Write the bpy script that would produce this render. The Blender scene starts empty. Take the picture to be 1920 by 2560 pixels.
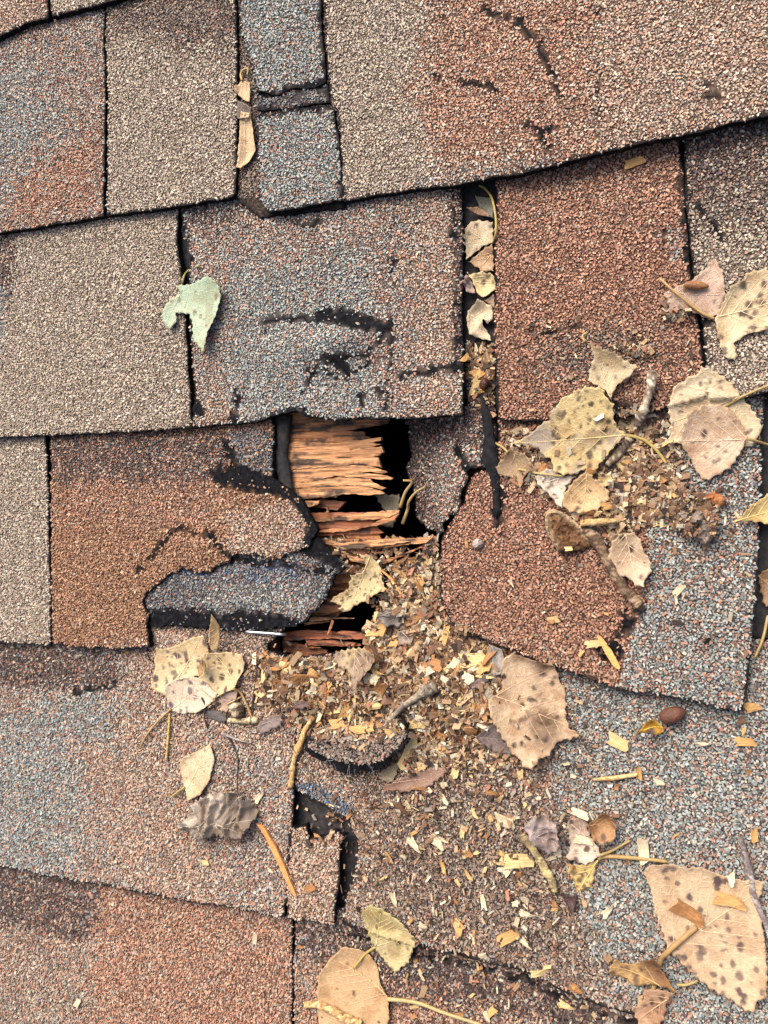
import bpy, math, random
import numpy as np
from mathutils import Matrix, Vector
from mathutils.geometry import delaunay_2d_cdt

random.seed(7); rng = np.random.default_rng(11)
S = bpy.context.scene
COL = S.collection

# ------------------------------------------------------------------ camera, sky, sun, exposure
PITCH = math.radians(20)                    # slope of the roof
R = Matrix.Rotation(PITCH, 4, 'X')          # roof plane (X along the courses, Y up the slope, Z out) -> world
YAW, DIST, FPX = math.radians(19), 0.442, 1921.0
CY, SY = math.cos(YAW), math.sin(YAW)
CAM = np.array([SY * DIST, 0.0, CY * DIST])
FWD, RGT, UP = np.array([-SY, 0, -CY]), np.array([CY, 0, -SY]), np.array([0, 1.0, 0])
cam = bpy.data.cameras.new('camera'); camo = bpy.data.objects.new('camera', cam); COL.objects.link(camo)
cam.sensor_fit = 'HORIZONTAL'; cam.sensor_width = 36; cam.lens = 36 * FPX / 1920
cam.clip_start = 0.01; cam.clip_end = 200
camo.matrix_world = R @ Matrix(((RGT[0], UP[0], -FWD[0], CAM[0]), (RGT[1], UP[1], -FWD[1], CAM[1]), (RGT[2], UP[2], -FWD[2], CAM[2]), (0, 0, 0, 1)))
S.camera = camo

SUN_AZ, SUN_EL = math.radians(-40), math.radians(64)
w = bpy.data.worlds.new('World'); S.world = w; w.use_nodes = True
nt = w.node_tree; sky = nt.nodes.new('ShaderNodeTexSky'); sky.sky_type = 'NISHITA'; sky.sun_disc = False
sky.sun_elevation = SUN_EL; sky.sun_rotation = SUN_AZ; sky.air_density = 0.6; sky.dust_density = 7.0; sky.ozone_density = 0.4
nt.links.new(sky.outputs[0], nt.nodes['Background'].inputs[0]); nt.nodes['Background'].inputs[1].default_value = 0.12
sl = bpy.data.lights.new('sun', 'SUN'); slo = bpy.data.objects.new('sun', sl); COL.objects.link(slo)
sl.energy = 1.4; sl.angle = math.radians(44); sl.color = (1.0, 0.955, 0.87)
sd = Vector((math.sin(SUN_AZ) * math.cos(SUN_EL), math.cos(SUN_AZ) * math.cos(SUN_EL), math.sin(SUN_EL)))
slo.rotation_euler = (-sd).to_track_quat('-Z', 'Y').to_euler()
V = S.view_settings; V.view_transform = 'Standard'; V.look = 'None'; V.gamma = 1; V.use_curve_mapping = False
V.exposure = 1.36

# ------------------------------------------------------------------ measuring: photo tracings -> points on the roof
VIEW = {'F': (0, 0, 1920 / 1659), 'N': (0, 0, 1)}
for i, (a, b) in enumerate([(0, 0), (960, 0), (0, 640), (960, 640), (0, 1280), (960, 1280), (0, 1920), (960, 1920)]):
    VIEW['t%d' % (i + 1)] = (a, b, 960 / 1659)
for k, a, b, s in [('h1', 640, 1020, 480 / 1659), ('h2', 640, 1340, 480 / 1659), ('h3', 1100, 1280, 480 / 1659), ('h4', 640, 1640, 480 / 1659),
                   ('h5', 1100, 1600, 480 / 1659), ('h6', 1440, 960, 480 / 1659), ('h7', 1120, 440, 320 / 843), ('h8', 340, 1560, 480 / 1659)]:
    VIEW[k] = (a, b, s)
def N(view, pts):
    a, b, s = VIEW[view]
    return np.array([(a + x * s, b + y * s) for x, y in pts], float)
def at(n, z):
    """points of a plane parallel to the roof at height z"""
    n = np.atleast_2d(n); u = (n[:, 0] - 960) / FPX; v = (1280 - n[:, 1]) / FPX
    d = FWD[None] + u[:, None] * RGT[None] + v[:, None] * UP[None]
    t = (np.asarray(z) - CAM[2]) / d[:, 2]
    return CAM[None] + d * np.asarray(t).reshape(-1, 1)
def proj(p):
    d = p - CAM[None]; w_ = d @ FWD
    return np.stack([960 + FPX * (d @ RGT) / w_, 1280 - FPX * (d @ UP) / w_], 1)
def on(n, zf, it=4):
    p = at(n, 0.005)
    for _ in range(it): p = at(n, zf(p[:, 0], p[:, 1]))
    return p

def h2(i, j, s):
    i = i.astype(np.int64); j = j.astype(np.int64)
    h = (i * 374761393 + j * 668265263 + s * 974711) & 0xffffffff
    h = ((h ^ (h >> 13)) * 1274126177) & 0xffffffff
    return ((h ^ (h >> 16)) & 0xffffff) / 16777216.0
def vn(x, y, s=0):
    x = np.asarray(x, float); y = np.asarray(y, float)
    i, j = np.floor(x), np.floor(y); f, g = x - i, y - j
    f = f * f * (3 - 2 * f); g = g * g * (3 - 2 * g)
    a, b, c, d = h2(i, j, s), h2(i + 1, j, s), h2(i, j + 1, s), h2(i + 1, j + 1, s)
    return (a * (1 - f) + b * f) * (1 - g) + (c * (1 - f) + d * f) * g
def fbm(x, y, s=0, o=4):
    r = 0; a = 0.5; t = 0
    for k in range(o):
        r = r + a * vn(x * 2 ** k, y * 2 ** k, s + k * 17); t += a; a *= 0.5
    return r / t
def inside(x, y, poly):
    x = np.asarray(x); y = np.asarray(y); c = np.zeros(x.shape, bool)
    m = (x >= poly[:, 0].min()) & (x <= poly[:, 0].max()) & (y >= poly[:, 1].min()) & (y <= poly[:, 1].max())
    if not m.any(): return c
    xx, yy = x[m], y[m]; cc = np.zeros(xx.shape, bool); n = len(poly)
    for k in range(n):
        x0, y0 = poly[k]; x1, y1 = poly[(k + 1) % n]
        if y0 == y1: continue
        cc ^= ((y0 > yy) != (y1 > yy)) & (xx < (x1 - x0) * (yy - y0) / (y1 - y0) + x0)
    c[m] = cc
    return c
def dseg(x, y, poly, closed=True):
    d = np.full(np.shape(x), 1e9); n = len(poly)
    for k in range(n if closed else n - 1):
        a = poly[k]; b = poly[(k + 1) % n]; e = b - a; L = e @ e + 1e-18
        t = np.clip(((x - a[0]) * e[0] + (y - a[1]) * e[1]) / L, 0, 1)
        d = np.minimum(d, np.hypot(x - a[0] - t * e[0], y - a[1] - t * e[1]))
    return d
def resample(poly, step, closed=True):
    out = []; n = len(poly)
    for k in range(n if closed else n - 1):
        a = poly[k]; b = poly[(k + 1) % n]; m = max(1, int(np.hypot(*(b - a)) / step))
        for i in range(m): out.append(a + (b - a) * i / m)
    if not closed: out.append(poly[-1])
    return np.array(out)
def rough(poly, step=0.0016, amp=0.0006, s=0):
    q = resample(poly, step); e = np.roll(q, -1, 0) - np.roll(q, 1, 0)
    nrm = np.stack([e[:, 1], -e[:, 0]], 1) / (np.linalg.norm(e, axis=1)[:, None] + 1e-12)
    k = (fbm(q[:, 0] * 380, q[:, 1] * 380, s, 3) - 0.5) * 2 * amp + (vn(q[:, 0] * 90, q[:, 1] * 90, s + 5) - 0.5) * 1.6 * amp
    return q + nrm * k[:, None]
def smooth(poly, it=1):
    for _ in range(it):
        a = poly; b = np.roll(poly, -1, 0)
        q = np.empty((2 * len(a), 2)); q[0::2] = a * .75 + b * .25; q[1::2] = a * .25 + b * .75; poly = q
    return poly

def lin(c, k=1.0):
    c = np.asarray(c, float) / 255.0
    return np.where(c <= 0.04045, c / 12.92, ((c + 0.055) / 1.055) ** 2.4) * k

# ------------------------------------------------------------------ materials
def mat(name, rough_=0.8, spec=0.25):
    m = bpy.data.materials.new(name); m.use_nodes = True; b = m.node_tree.nodes['Principled BSDF']
    b.inputs['Roughness'].default_value = rough_; b.inputs['Specular IOR Level'].default_value = spec
    return m, m.node_tree, b
def nd(t, ty, **kw):
    n = t.nodes.new('ShaderNode' + ty)
    for k, v in kw.items():
        if k.startswith('i_'): n.inputs[k[2:].replace('_', ' ')].default_value = v
        else: setattr(n, k, v)
    return n
def ramp(t, pts):
    r = t.nodes.new('ShaderNodeValToRGB'); e = r.color_ramp.elements
    while len(e) < len(pts): e.new(0.5)
    for q, (p, c) in zip(e, pts): q.position = p; q.color = (*c, 1)
    return r
def bump(t, b, h, strength, dist):
    n = nd(t, 'Bump'); n.inputs['Strength'].default_value = strength; n.inputs['Distance'].default_value = dist
    t.links.new(h, n.inputs['Height']); t.links.new(n.outputs[0], b.inputs['Normal'])
def attr_mat(name, rough_, spec, nscale, nlo, nhi, bs=0.0, bd=0.0003, bscale=None, stretch=None):
    """base colour from the mesh's own colour attribute, broken up by fine noise"""
    m, t, b = mat(name, rough_, spec); a = nd(t, 'Attribute', attribute_name='col'); tc = nd(t, 'TexCoord')
    n = nd(t, 'TexNoise', i_Scale=nscale, i_Detail=4.0); src = tc.outputs['Object']
    if stretch:
        mp = nd(t, 'Mapping'); mp.inputs['Scale'].default_value = stretch; t.links.new(src, mp.inputs[0]); src = mp.outputs[0]
    t.links.new(src, n.inputs['Vector'])
    mr = nd(t, 'MapRange'); mr.inputs['From Min'].default_value = .3; mr.inputs['From Max'].default_value = .7
    mr.inputs['To Min'].default_value = nlo; mr.inputs['To Max'].default_value = nhi; t.links.new(n.outputs[0], mr.inputs[0])
    v = nd(t, 'VectorMath', operation='SCALE'); t.links.new(a.outputs['Color'], v.inputs[0]); t.links.new(mr.outputs[0], v.inputs['Scale'])
    t.links.new(v.outputs[0], b.inputs['Base Color'])
    if bs:
        n2 = n
        if bscale:
            n2 = nd(t, 'TexNoise', i_Scale=bscale, i_Detail=5.0); t.links.new(src, n2.inputs['Vector'])
        bump(t, b, n2.outputs[0], bs, bd)
    return m
M = {}
M['granule'] = attr_mat('granule_stone', 0.72, 0.3, 1500, 0.8, 1.18, 0.3, 0.0002)
M['leaf'] = attr_mat('dry_leaf', 0.6, 0.3, 700, 0.86, 1.1, 0.5, 0.0005, 350)
def leaf_net():
    t = M['leaf'].node_tree; b = t.nodes['Principled BSDF']; tc = nd(t, 'TexCoord'); wn = nd(t, 'TexNoise', i_Scale=150.0, i_Detail=2.0); t.links.new(tc.outputs['Object'], wn.inputs[0])
    mx = nd(t, 'VectorMath', operation='MULTIPLY_ADD'); mx.inputs[1].default_value = (.004, .004, .004); t.links.new(wn.outputs['Color'], mx.inputs[0]); t.links.new(tc.outputs['Object'], mx.inputs[2])
    vo = nd(t, 'TexVoronoi', feature='DISTANCE_TO_EDGE', i_Scale=330.0); t.links.new(mx.outputs[0], vo.inputs['Vector'])
    r = ramp(t, [(0.0, (1.16, 1.14, 1.1)), (0.09, (1, 1, 1))]); t.links.new(vo.outputs['Distance'], r.inputs[0])
    old = b.inputs['Base Color'].links[0].from_socket; m2 = nd(t, 'VectorMath', operation='MULTIPLY'); t.links.new(old, m2.inputs[0]); t.links.new(r.outputs[0], m2.inputs[1]); t.links.new(m2.outputs[0], b.inputs['Base Color'])
    bp = nd(t, 'Bump'); bp.inputs['Strength'].default_value = .35; bp.inputs['Distance'].default_value = .0004; bp.invert = True
    mr = nd(t, 'MapRange'); mr.inputs['From Max'].default_value = .12; t.links.new(vo.outputs['Distance'], mr.inputs[0]); t.links.new(mr.outputs[0], bp.inputs['Height'])
    t.links.new(b.inputs['Normal'].links[0].from_socket, bp.inputs['Normal']); t.links.new(bp.outputs[0], b.inputs['Normal'])
leaf_net()
M['bark'] = attr_mat('bark', 0.85, 0.2, 900, 0.6, 1.3, 0.8, 0.0008, 600)
M['crumb'] = attr_mat('crumb', 0.8, 0.2, 1200, 0.75, 1.2, 0.4, 0.0003)
M['wood'] = attr_mat('split_wood', 0.65, 0.3, 60, 0.62, 1.3, 0.7, 0.0012, 90, (1.2, 14, 14))
M['dirt'] = attr_mat('dirt', 0.95, 0.1, 500, 0.4, 1.7, 1.0, 0.002, 450)
def m_asphalt():
    m, t, b = mat('asphalt', 0.95, 0.08); tc = nd(t, 'TexCoord'); o = tc.outputs['Object']
    n = nd(t, 'TexNoise', i_Scale=420.0, i_Detail=5.0); t.links.new(o, n.inputs[0])
    r = ramp(t, [(0.35, (0.003, 0.003, 0.004)), (0.62, (0.009, 0.009, 0.010)), (0.85, (0.03, 0.028, 0.028))]); t.links.new(n.outputs[0], r.inputs[0])
    # the shingle field beyond the frame: crushed stone as a texture, coloured by attribute
    vo = nd(t, 'TexVoronoi', i_Scale=760.0); t.links.new(o, vo.inputs[0])
    a = nd(t, 'Attribute', attribute_name='col'); hv = nd(t, 'HueSaturation'); t.links.new(a.outputs['Color'], hv.inputs['Color'])
    sp = nd(t, 'SeparateColor'); t.links.new(vo.outputs['Color'], sp.inputs[0])
    mr = nd(t, 'MapRange'); mr.inputs['To Min'].default_value = .4; mr.inputs['To Max'].default_value = 1.5; t.links.new(sp.outputs[0], mr.inputs[0])
    t.links.new(mr.outputs[0], hv.inputs['Value'])
    mx = nd(t, 'Mix', data_type='RGBA'); ao = nd(t, 'Attribute', attribute_name='outer')
    t.links.new(ao.outputs['Fac'], mx.inputs['Factor']); t.links.new(r.outputs[0], mx.inputs['A']); t.links.new(hv.outputs[0], mx.inputs['B'])
    t.links.new(mx.outputs['Result'], b.inputs['Base Color']); bump(t, b, n.outputs[0], 0.9, 0.0012)
    return m
M['asphalt'] = m_asphalt()
def m_plain(name, c0, c1, scale, rough_=0.8, bs=0.5, bd=0.0005, spec=0.25, metal=0.0, stretch=None):
    m, t, b = mat(name, rough_, spec); tc = nd(t, 'TexCoord'); src = tc.outputs['Object']
    if stretch:
        mp = nd(t, 'Mapping'); mp.inputs['Scale'].default_value = stretch; t.links.new(src, mp.inputs[0]); src = mp.outputs[0]
    n = nd(t, 'TexNoise', i_Scale=scale, i_Detail=5.0); t.links.new(src, n.inputs[0])
    r = ramp(t, [(0.3, tuple(c0)), (0.7, tuple(c1))]); t.links.new(n.outputs[0], r.inputs[0]); t.links.new(r.outputs[0], b.inputs['Base Color'])
    b.inputs['Metallic'].default_value = metal; bump(t, b, n.outputs[0], bs, bd)
    return m
M['felt'] = m_plain('roofing_felt', (0.005, 0.005, 0.006), (0.018, 0.018, 0.019), 260, 0.95, 0.6, 0.0008, 0.1)
M['felt_grey'] = m_plain('weathered_felt', (0.018, 0.017, 0.017), (0.046, 0.042, 0.041), 300, 0.95, 0.6, 0.0008, 0.1)
M['deckwood'] = m_plain('deck_wood', lin((105, 66, 40), .6), lin((170, 115, 70), .6), 60, 0.75, 0.6, 0.001, stretch=(1, 12, 12))
M['attic_dark_box'] = m_plain('attic_darkness', (0.01, 0.009, 0.008), (0.03, 0.025, 0.02), 30, 0.95)  # near-black colour stands for the darkness under the decking
M['steel'] = m_plain('staple_steel', (0.42, 0.44, 0.46), (0.62, 0.64, 0.66), 500, 0.35, 0.2, 0.0002, 0.5, 0.9)
M['vein'] = attr_mat('leaf_vein', 0.6, 0.3, 500, 0.9, 1.1)
CHIPC = {'cream': (236, 216, 178), 'yellow': (236, 204, 142), 'ochre': (218, 170, 106), 'brown': (182, 130, 80), 'dark brown': (126, 90, 66)}
def m_chip(name, c):
    m, t, b = mat(name.replace(' ', '_') + '_chip_wood', 0.65, 0.25); tc = nd(t, 'TexCoord'); mp = nd(t, 'Mapping'); mp.inputs['Scale'].default_value = (1, 10, 10)
    t.links.new(tc.outputs['Object'], mp.inputs[0]); n = nd(t, 'TexNoise', i_Scale=160.0, i_Detail=4.0); t.links.new(mp.outputs[0], n.inputs[0])
    r = ramp(t, [(.3, lin(c, .42)), (.55, lin(c, .60)), (.75, lin(c, .72))]); t.links.new(n.outputs[0], r.inputs[0])
    t.links.new(r.outputs[0], b.inputs['Base Color']); bump(t, b, n.outputs[0], 0.6, 0.0005)
    return m
for k_, c_ in CHIPC.items(): M['chip ' + k_] = m_chip(k_, c_)


# ------------------------------------------------------------------ building blocks
def raw_mesh(name, verts, counts, loops, material, col=None, extra=None, smooth_=False):
    me = bpy.data.meshes.new(name)
    me.vertices.add(len(verts)); me.vertices.foreach_set('co', np.ascontiguousarray(verts, np.float32).ravel())
    me.loops.add(len(loops)); me.loops.foreach_set('vertex_index', np.ascontiguousarray(loops, np.int32))
    counts = np.asarray(counts, np.int32); me.polygons.add(len(counts))
    me.polygons.foreach_set('loop_start', np.concatenate([[0], np.cumsum(counts)[:-1]]).astype(np.int32))
    if col is not None:
        c = np.ones((len(verts), 4), np.float32); c[:, :3] = col
        me.attributes.new('col', 'FLOAT_COLOR', 'POINT').data.foreach_set('color', c.ravel())
    if extra is not None:
        me.attributes.new('outer', 'FLOAT', 'POINT').data.foreach_set('value', np.ascontiguousarray(extra, np.float32))
    me.update(calc_edges=True)
    me.polygons.foreach_set('use_smooth', np.full(len(counts), smooth_))
    me.materials.append(material)
    return me
def pmesh(name, verts, faces, material, col=None, extra=None, smooth_=False):
    return raw_mesh(name, verts, [len(f) for f in faces], np.concatenate([np.asarray(f) for f in faces]), material, col, extra, smooth_)
def tag(o, label=None, cat=None, group=None, kind=None):
    for k, v in (('label', label), ('category', cat), ('group', group), ('kind', kind)):
        if v: o[k] = v
    return o
def top(name, me, origin, label=None, cat=None, group=None, kind=None):
    """a top-level object; me None -> Empty. origin in roof coordinates"""
    o = bpy.data.objects.new(name, me); COL.objects.link(o)
    o.matrix_world = R @ Matrix.Translation(Vector([float(q) for q in origin]))
    return tag(o, label, cat, group, kind)
def child(name, me, parent, kind=None, label=None):
    o = bpy.data.objects.new(name, me); COL.objects.link(o); o.parent = parent
    return tag(o, label, kind=kind)

def triangulate(poly, pts=None):
    n = len(poly); P = [Vector((float(a), float(b))) for a, b in poly]
    if pts is not None: P += [Vector((float(a), float(b))) for a, b in pts]
    v, e, f, *_ = delaunay_2d_cdt(P, [], [list(range(n))], 1, 1e-7)
    return np.array([(a.x, a.y) for a in v]), [tuple(q) for q in f]
def gridpts(poly, step, inset):
    lo = poly.min(0); hi = poly.max(0)
    xs = np.arange(lo[0], hi[0], step); ys = np.arange(lo[1], hi[1], step * .87)
    gx, gy = np.meshgrid(xs, ys); gx = gx + (np.arange(len(ys)) % 2)[:, None] * step / 2
    gx = gx.ravel() + rng.uniform(-.2, .2, gx.size) * step; gy = gy.ravel() + rng.uniform(-.2, .2, gy.size) * step
    m = inside(gx, gy, poly); gx, gy = gx[m], gy[m]
    m = dseg(gx, gy, poly) > inset
    return np.stack([gx[m], gy[m]], 1)
def slab(poly, zf, thick, step=None):
    """closed sheet: top at zf(x,y), bottom 'thick' lower. returns verts, faces, index count of the top"""
    v, f = triangulate(poly, gridpts(poly, step, step * .4) if step else None)
    z = zf(v[:, 0], v[:, 1]); n = len(v)
    top_ = np.column_stack([v, z]); bot = np.column_stack([v, z - thick])
    fs = []
    ec = {}
    for q in f:
        a, b, c = v[q[0]], v[q[1]], v[q[2]]
        if (b[0] - a[0]) * (c[1] - a[1]) - (b[1] - a[1]) * (c[0] - a[0]) < 0: q = q[::-1]
        fs.append(q)
        for i in range(len(q)):
            e = (q[i], q[(i + 1) % len(q)]); ec[e] = 1
    faces = list(fs) + [tuple(n + i for i in q[::-1]) for q in fs]
    for (a, b) in ec:
        if (b, a) not in ec: faces.append((b, a, n + a, n + b))
    return np.vstack([top_, bot]), faces, n
def tube(path, rad, seg=7, jitter=0.0, s=0, flat=1.0):
    path = np.asarray(path, float); rad = np.broadcast_to(np.asarray(rad, float), (len(path),)); k = len(path)
    vs = []; ph = np.random.default_rng(s).uniform(0, 99, seg)
    for i in range(k):
        d = path[min(i + 1, k - 1)] - path[max(i - 1, 0)]; d = d / (np.linalg.norm(d) + 1e-12)
        a = np.cross(d, [0, 0, 1.0]); a = a / (np.linalg.norm(a) + 1e-9); b = np.cross(a, d)
        for j in range(seg):
            t = 2 * math.pi * j / seg; q = rad[i] * (1 + jitter * 2.4 * (float(vn(i * .22 + ph[j], ph[j], s)) - .5)) if jitter else rad[i]
            vs.append(path[i] + a * math.cos(t) * q + b * math.sin(t) * q * flat)
    fs = [(i * seg + j, i * seg + (j + 1) % seg, (i + 1) * seg + (j + 1) % seg, (i + 1) * seg + j) for i in range(k - 1) for j in range(seg)]
    fs += [tuple(range(seg))[::-1], tuple((k - 1) * seg + j for j in range(seg))]
    return np.array(vs), fs
def spline(pts, n=6):
    pts = np.asarray(pts, float)
    if len(pts) < 3:
        return np.array([pts[0] + (pts[-1] - pts[0]) * t for t in np.linspace(0, 1, n)])
    q = np.vstack([2 * pts[0] - pts[1], pts, 2 * pts[-1] - pts[-2]]); out = []
    for i in range(1, len(q) - 2):
        for t in np.linspace(0, 1, n, endpoint=False):
            a, b, c, d = q[i - 1], q[i], q[i + 1], q[i + 2]
            out.append(.5 * ((2 * b) + (c - a) * t + (2 * a - 5 * b + 4 * c - d) * t * t + (3 * b - a - 3 * c + d) * t ** 3))
    out.append(pts[-1]); return np.array(out)

# ------------------------------------------------------------------ the roof: courses of shingles
T = 0.0056                                   # thickness of a laminated shingle
def line_w(view, pts, z):
    p = at(N(view, pts), z); return np.polyfit(p[:, 0], p[:, 1], 1)
BUTT = {'Z': line_w('F', [(0, 78), (240, 8)], 2 * T), 'A': line_w('F', [(0, 503), (525, 425), (1000, 395), (1659, 248)], 2 * T),
        'B': line_w('F', [(0, 945), (415, 925), (1000, 895), (1659, 850)], 2 * T),
        'C': line_w('F', [(0, 1388), (315, 1402), (1340, 1490), (1605, 1535)], 2 * T),
        'D': line_w('F', [(0, 1872), (615, 1980), (1130, 2099), (1360, 2189)], 2 * T)}
E_ = 0.143
BUTT['E'] = BUTT['D'] - np.array([0, E_])
def course(k, dz=0.0, bumps=(), wav=0.0008):
    a, b = BUTT[k]; sd_ = ord(k)
    def f(x, y):
        u = (y - (a * x + b)) / E_
        z = 2 * T - T * u + dz + (fbm(x * 22, y * 22, sd_, 2) - .5) * 2 * wav
        for cx, cy, rx, ry, h in bumps: z = z + h * np.exp(-((x - cx) / rx) ** 2 - ((y - cy) / ry) ** 2)
        return z
    return f
def bump_at(view, x, y, rx, ry, h):
    p = at(N(view, [(x, y)]), .006)[0]; return (p[0], p[1], rx, ry, h)

PAL = {
 'tan': [((194, 176, 158), 5), ((174, 156, 140), 5), ((208, 192, 174), 4), ((150, 132, 118), 3), ((220, 208, 192), 2), ((184, 142, 118), .5), ((164, 142, 124), 2)],
 'blue': [((150, 164, 168), 6), ((168, 180, 182), 5), ((122, 136, 142), 4), ((188, 194, 192), 2), ((194, 138, 112), 2.6), ((172, 116, 92), 1.4), ((194, 176, 158), 3), ((88, 92, 98), 1)],
 'mix': [((142, 152, 154), 3), ((166, 174, 178), 3), ((116, 126, 130), 2), ((194, 134, 106), 4), ((174, 114, 88), 3), ((194, 174, 156), 5), ((212, 196, 178), 3), ((118, 98, 90), 2)],
 'orange': [((198, 142, 112), 6), ((182, 122, 92), 5), ((160, 102, 76), 3), ((212, 164, 136), 4), ((194, 170, 148), 4), ((152, 158, 160), 1), ((112, 86, 76), 2)],
 'otan': [((198, 146, 118), 3), ((182, 126, 98), 2.5), ((208, 170, 146), 4), ((192, 170, 150), 6), ((210, 192, 174), 4), ((154, 160, 162), 1), ((130, 104, 90), 3)],
 'red': [((190, 134, 104), 6), ((174, 118, 90), 6), ((204, 150, 120), 4), ((152, 102, 80), 3.5), ((214, 180, 156), 1.2), ((150, 150, 148), .5), ((108, 84, 74), 1.5)],
 'brown': [((186, 134, 98), 6), ((166, 114, 80), 6), ((200, 150, 114), 4), ((148, 108, 84), 4), ((204, 172, 142), 2.5), ((118, 86, 68), 2)],
 'dark': [((92, 76, 74), 5), ((76, 64, 66), 5), ((112, 88, 80), 3), ((178, 122, 96), 2.6), ((140, 146, 152), 1.6), ((186, 166, 148), 2)],
 'dtan': [((144, 126, 112), 5), ((118, 102, 94), 4), ((172, 152, 136), 4), ((92, 78, 74), 2.5), ((172, 118, 94), 2), ((134, 140, 144), 1)],
 'vivid': [((66, 124, 186), 2.2), ((140, 150, 158), 5), ((112, 122, 132), 4), ((92, 102, 114), 3), ((172, 112, 90), 1.5)],
 'dblue': [((110, 120, 130), 5), ((136, 144, 152), 4), ((88, 94, 104), 4), ((170, 116, 92), 2.4), ((184, 168, 154), 2.4), ((70, 74, 80), 2)],
 'etan': [((192, 138, 110), 3), ((174, 116, 90), 3), ((184, 164, 146), 5), ((204, 186, 168), 3.5), ((150, 158, 162), 2), ((104, 86, 80), 2.6), ((160, 140, 126), 3)],
}
GK = 0.92                                     # display value -> stone albedo
PALA = {k: (np.array([lin(c, GK) for c, _ in v]), np.array([q for _, q in v], float) / sum(q for _, q in v)) for k, v in PAL.items()}
def pick(name, n):
    c, p = PALA[name]; k = rng.choice(len(p), n, p=p)
    c = (p[:, None] * c).sum(0) * .18 + c[k] * .82; l = c.mean(1, keepdims=True); c = (l + (c - l) * .78) * np.array([1.0, .975, .885])
    return c * rng.uniform(.77, 1.16, (n, 1)) * rng.uniform(.96, 1.04, (n, 3))

SH = []                                       # every shingle, lowest first
def shingle(view, pts, k, base, zones=(), bare=(), dz=0.0, thick=0.0040, bumps=(), zf=None, label=None, edge=0.0007, thin=0.0, skip_gran=None):
    zf = zf or course(k, dz, bumps)
    n = N(view, pts) if isinstance(view, str) else pts
    p = on(n, zf)[:, :2]
    SH.append(dict(poly=rough(p, 0.0016, edge, len(SH) * 7 + 3), raw=p, zf=zf, base=base, zones=zones, bare=bare, thick=thick, label=label, thin=thin, skip=skip_gran))
def zsh(x, y, upto=None, default=-0.03):
    x = np.asarray(x, float); y = np.asarray(y, float); z = np.full(x.shape, default)
    for s in SH[:upto]:
        m = inside(x, y, s['raw'])
        if m.any(): z[m] = np.maximum(z[m], s['zf'](x[m], y[m]))
    return z

# row E, the lowest in view
shingle('F', [(-400, 1780), (200, 1850), (632, 1940), (633, 2100), (629, 2240), (625, 2700), (-400, 2700)], 'E', 'etan',
        [('orange', 'F', [(205, 1880), (640, 1990), (640, 2700), (190, 2700)], 14), ('dark', 'F', [(-400, 1850), (0, 1870), (215, 1910), (215, 1990), (190, 2040), (100, 2020), (60, 2000), (-400, 2000)], 12)],
        label='orange and tan shingle at the lower edge below the long butt line')
shingle('F', [(637, 1940), (900, 1990), (1200, 2060), (1900, 2250), (2100, 2700), (630, 2700), (634, 2240)], 'E', 'etan',
        [('dark', 'F', [(637, 1980), (900, 2040), (1130, 2105), (1300, 2180), (1300, 2230), (900, 2180), (760, 2090), (640, 2060)], 22), ('orange', 'F', [(637, 2100), (800, 2140), (1250, 2260), (1200, 2700), (637, 2700)], 45)], bare=[('F', [(738, 2010), (800, 2026), (905, 2063), (1010, 2082), (1130, 2114), (1245, 2170), (1360, 2205), (1500, 2254)], 4)], thin=.06,
        label='dark brown shingle strewn with chips below the broken butt edge')
# row D
shingle('F', [(-400, 1300), (300, 1350), (560, 1400), (640, 1425), (641, 1560), (637, 1690), (632, 1780), (621, 1900), (615, 1982), (500, 1962), (420, 1950), (230, 1914), (120, 1895), (0, 1872), (-400, 1800)], 'D', 'mix',
        [('otan', 'F', [(140, 1500), (640, 1640), (640, 2000), (300, 1930), (240, 1800)], 50), ('mix', 'F', [(380, 1600), (640, 1640), (640, 2000), (480, 1960)], 60), ('blue', 'F', [(-400, 1560), (60, 1540), (150, 1620), (180, 1720), (160, 1900), (-400, 1900)], 30), ('blue', 'F', [(40, 1490), (240, 1510), (240, 1600), (60, 1600)], 30),
         ('dark', 'F', [(-400, 1380), (255, 1405), (250, 1480), (180, 1490), (60, 1480), (-400, 1470)], 10), ('otan', 'F', [(250, 1400), (420, 1400), (640, 1500), (640, 1640), (350, 1560)], 30)],
        bare=[('F', [(165, 1495), (245, 1480)], 4)], label='blue-grey and orange shingle below the torn tab, dark along its top')
shingle('t7', [(1256, 245), (1285, 258), (1325, 240), (1340, 300), (1400, 292), (1450, 270), (1502, 290), (1476, 325), (1470, 450), (1452, 590), (1440, 682), (1240, 652), (1236, 560), (1248, 380)], 'D', 'otan', thick=.0035,
        label='small square shingle scrap left between two joints')
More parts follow.
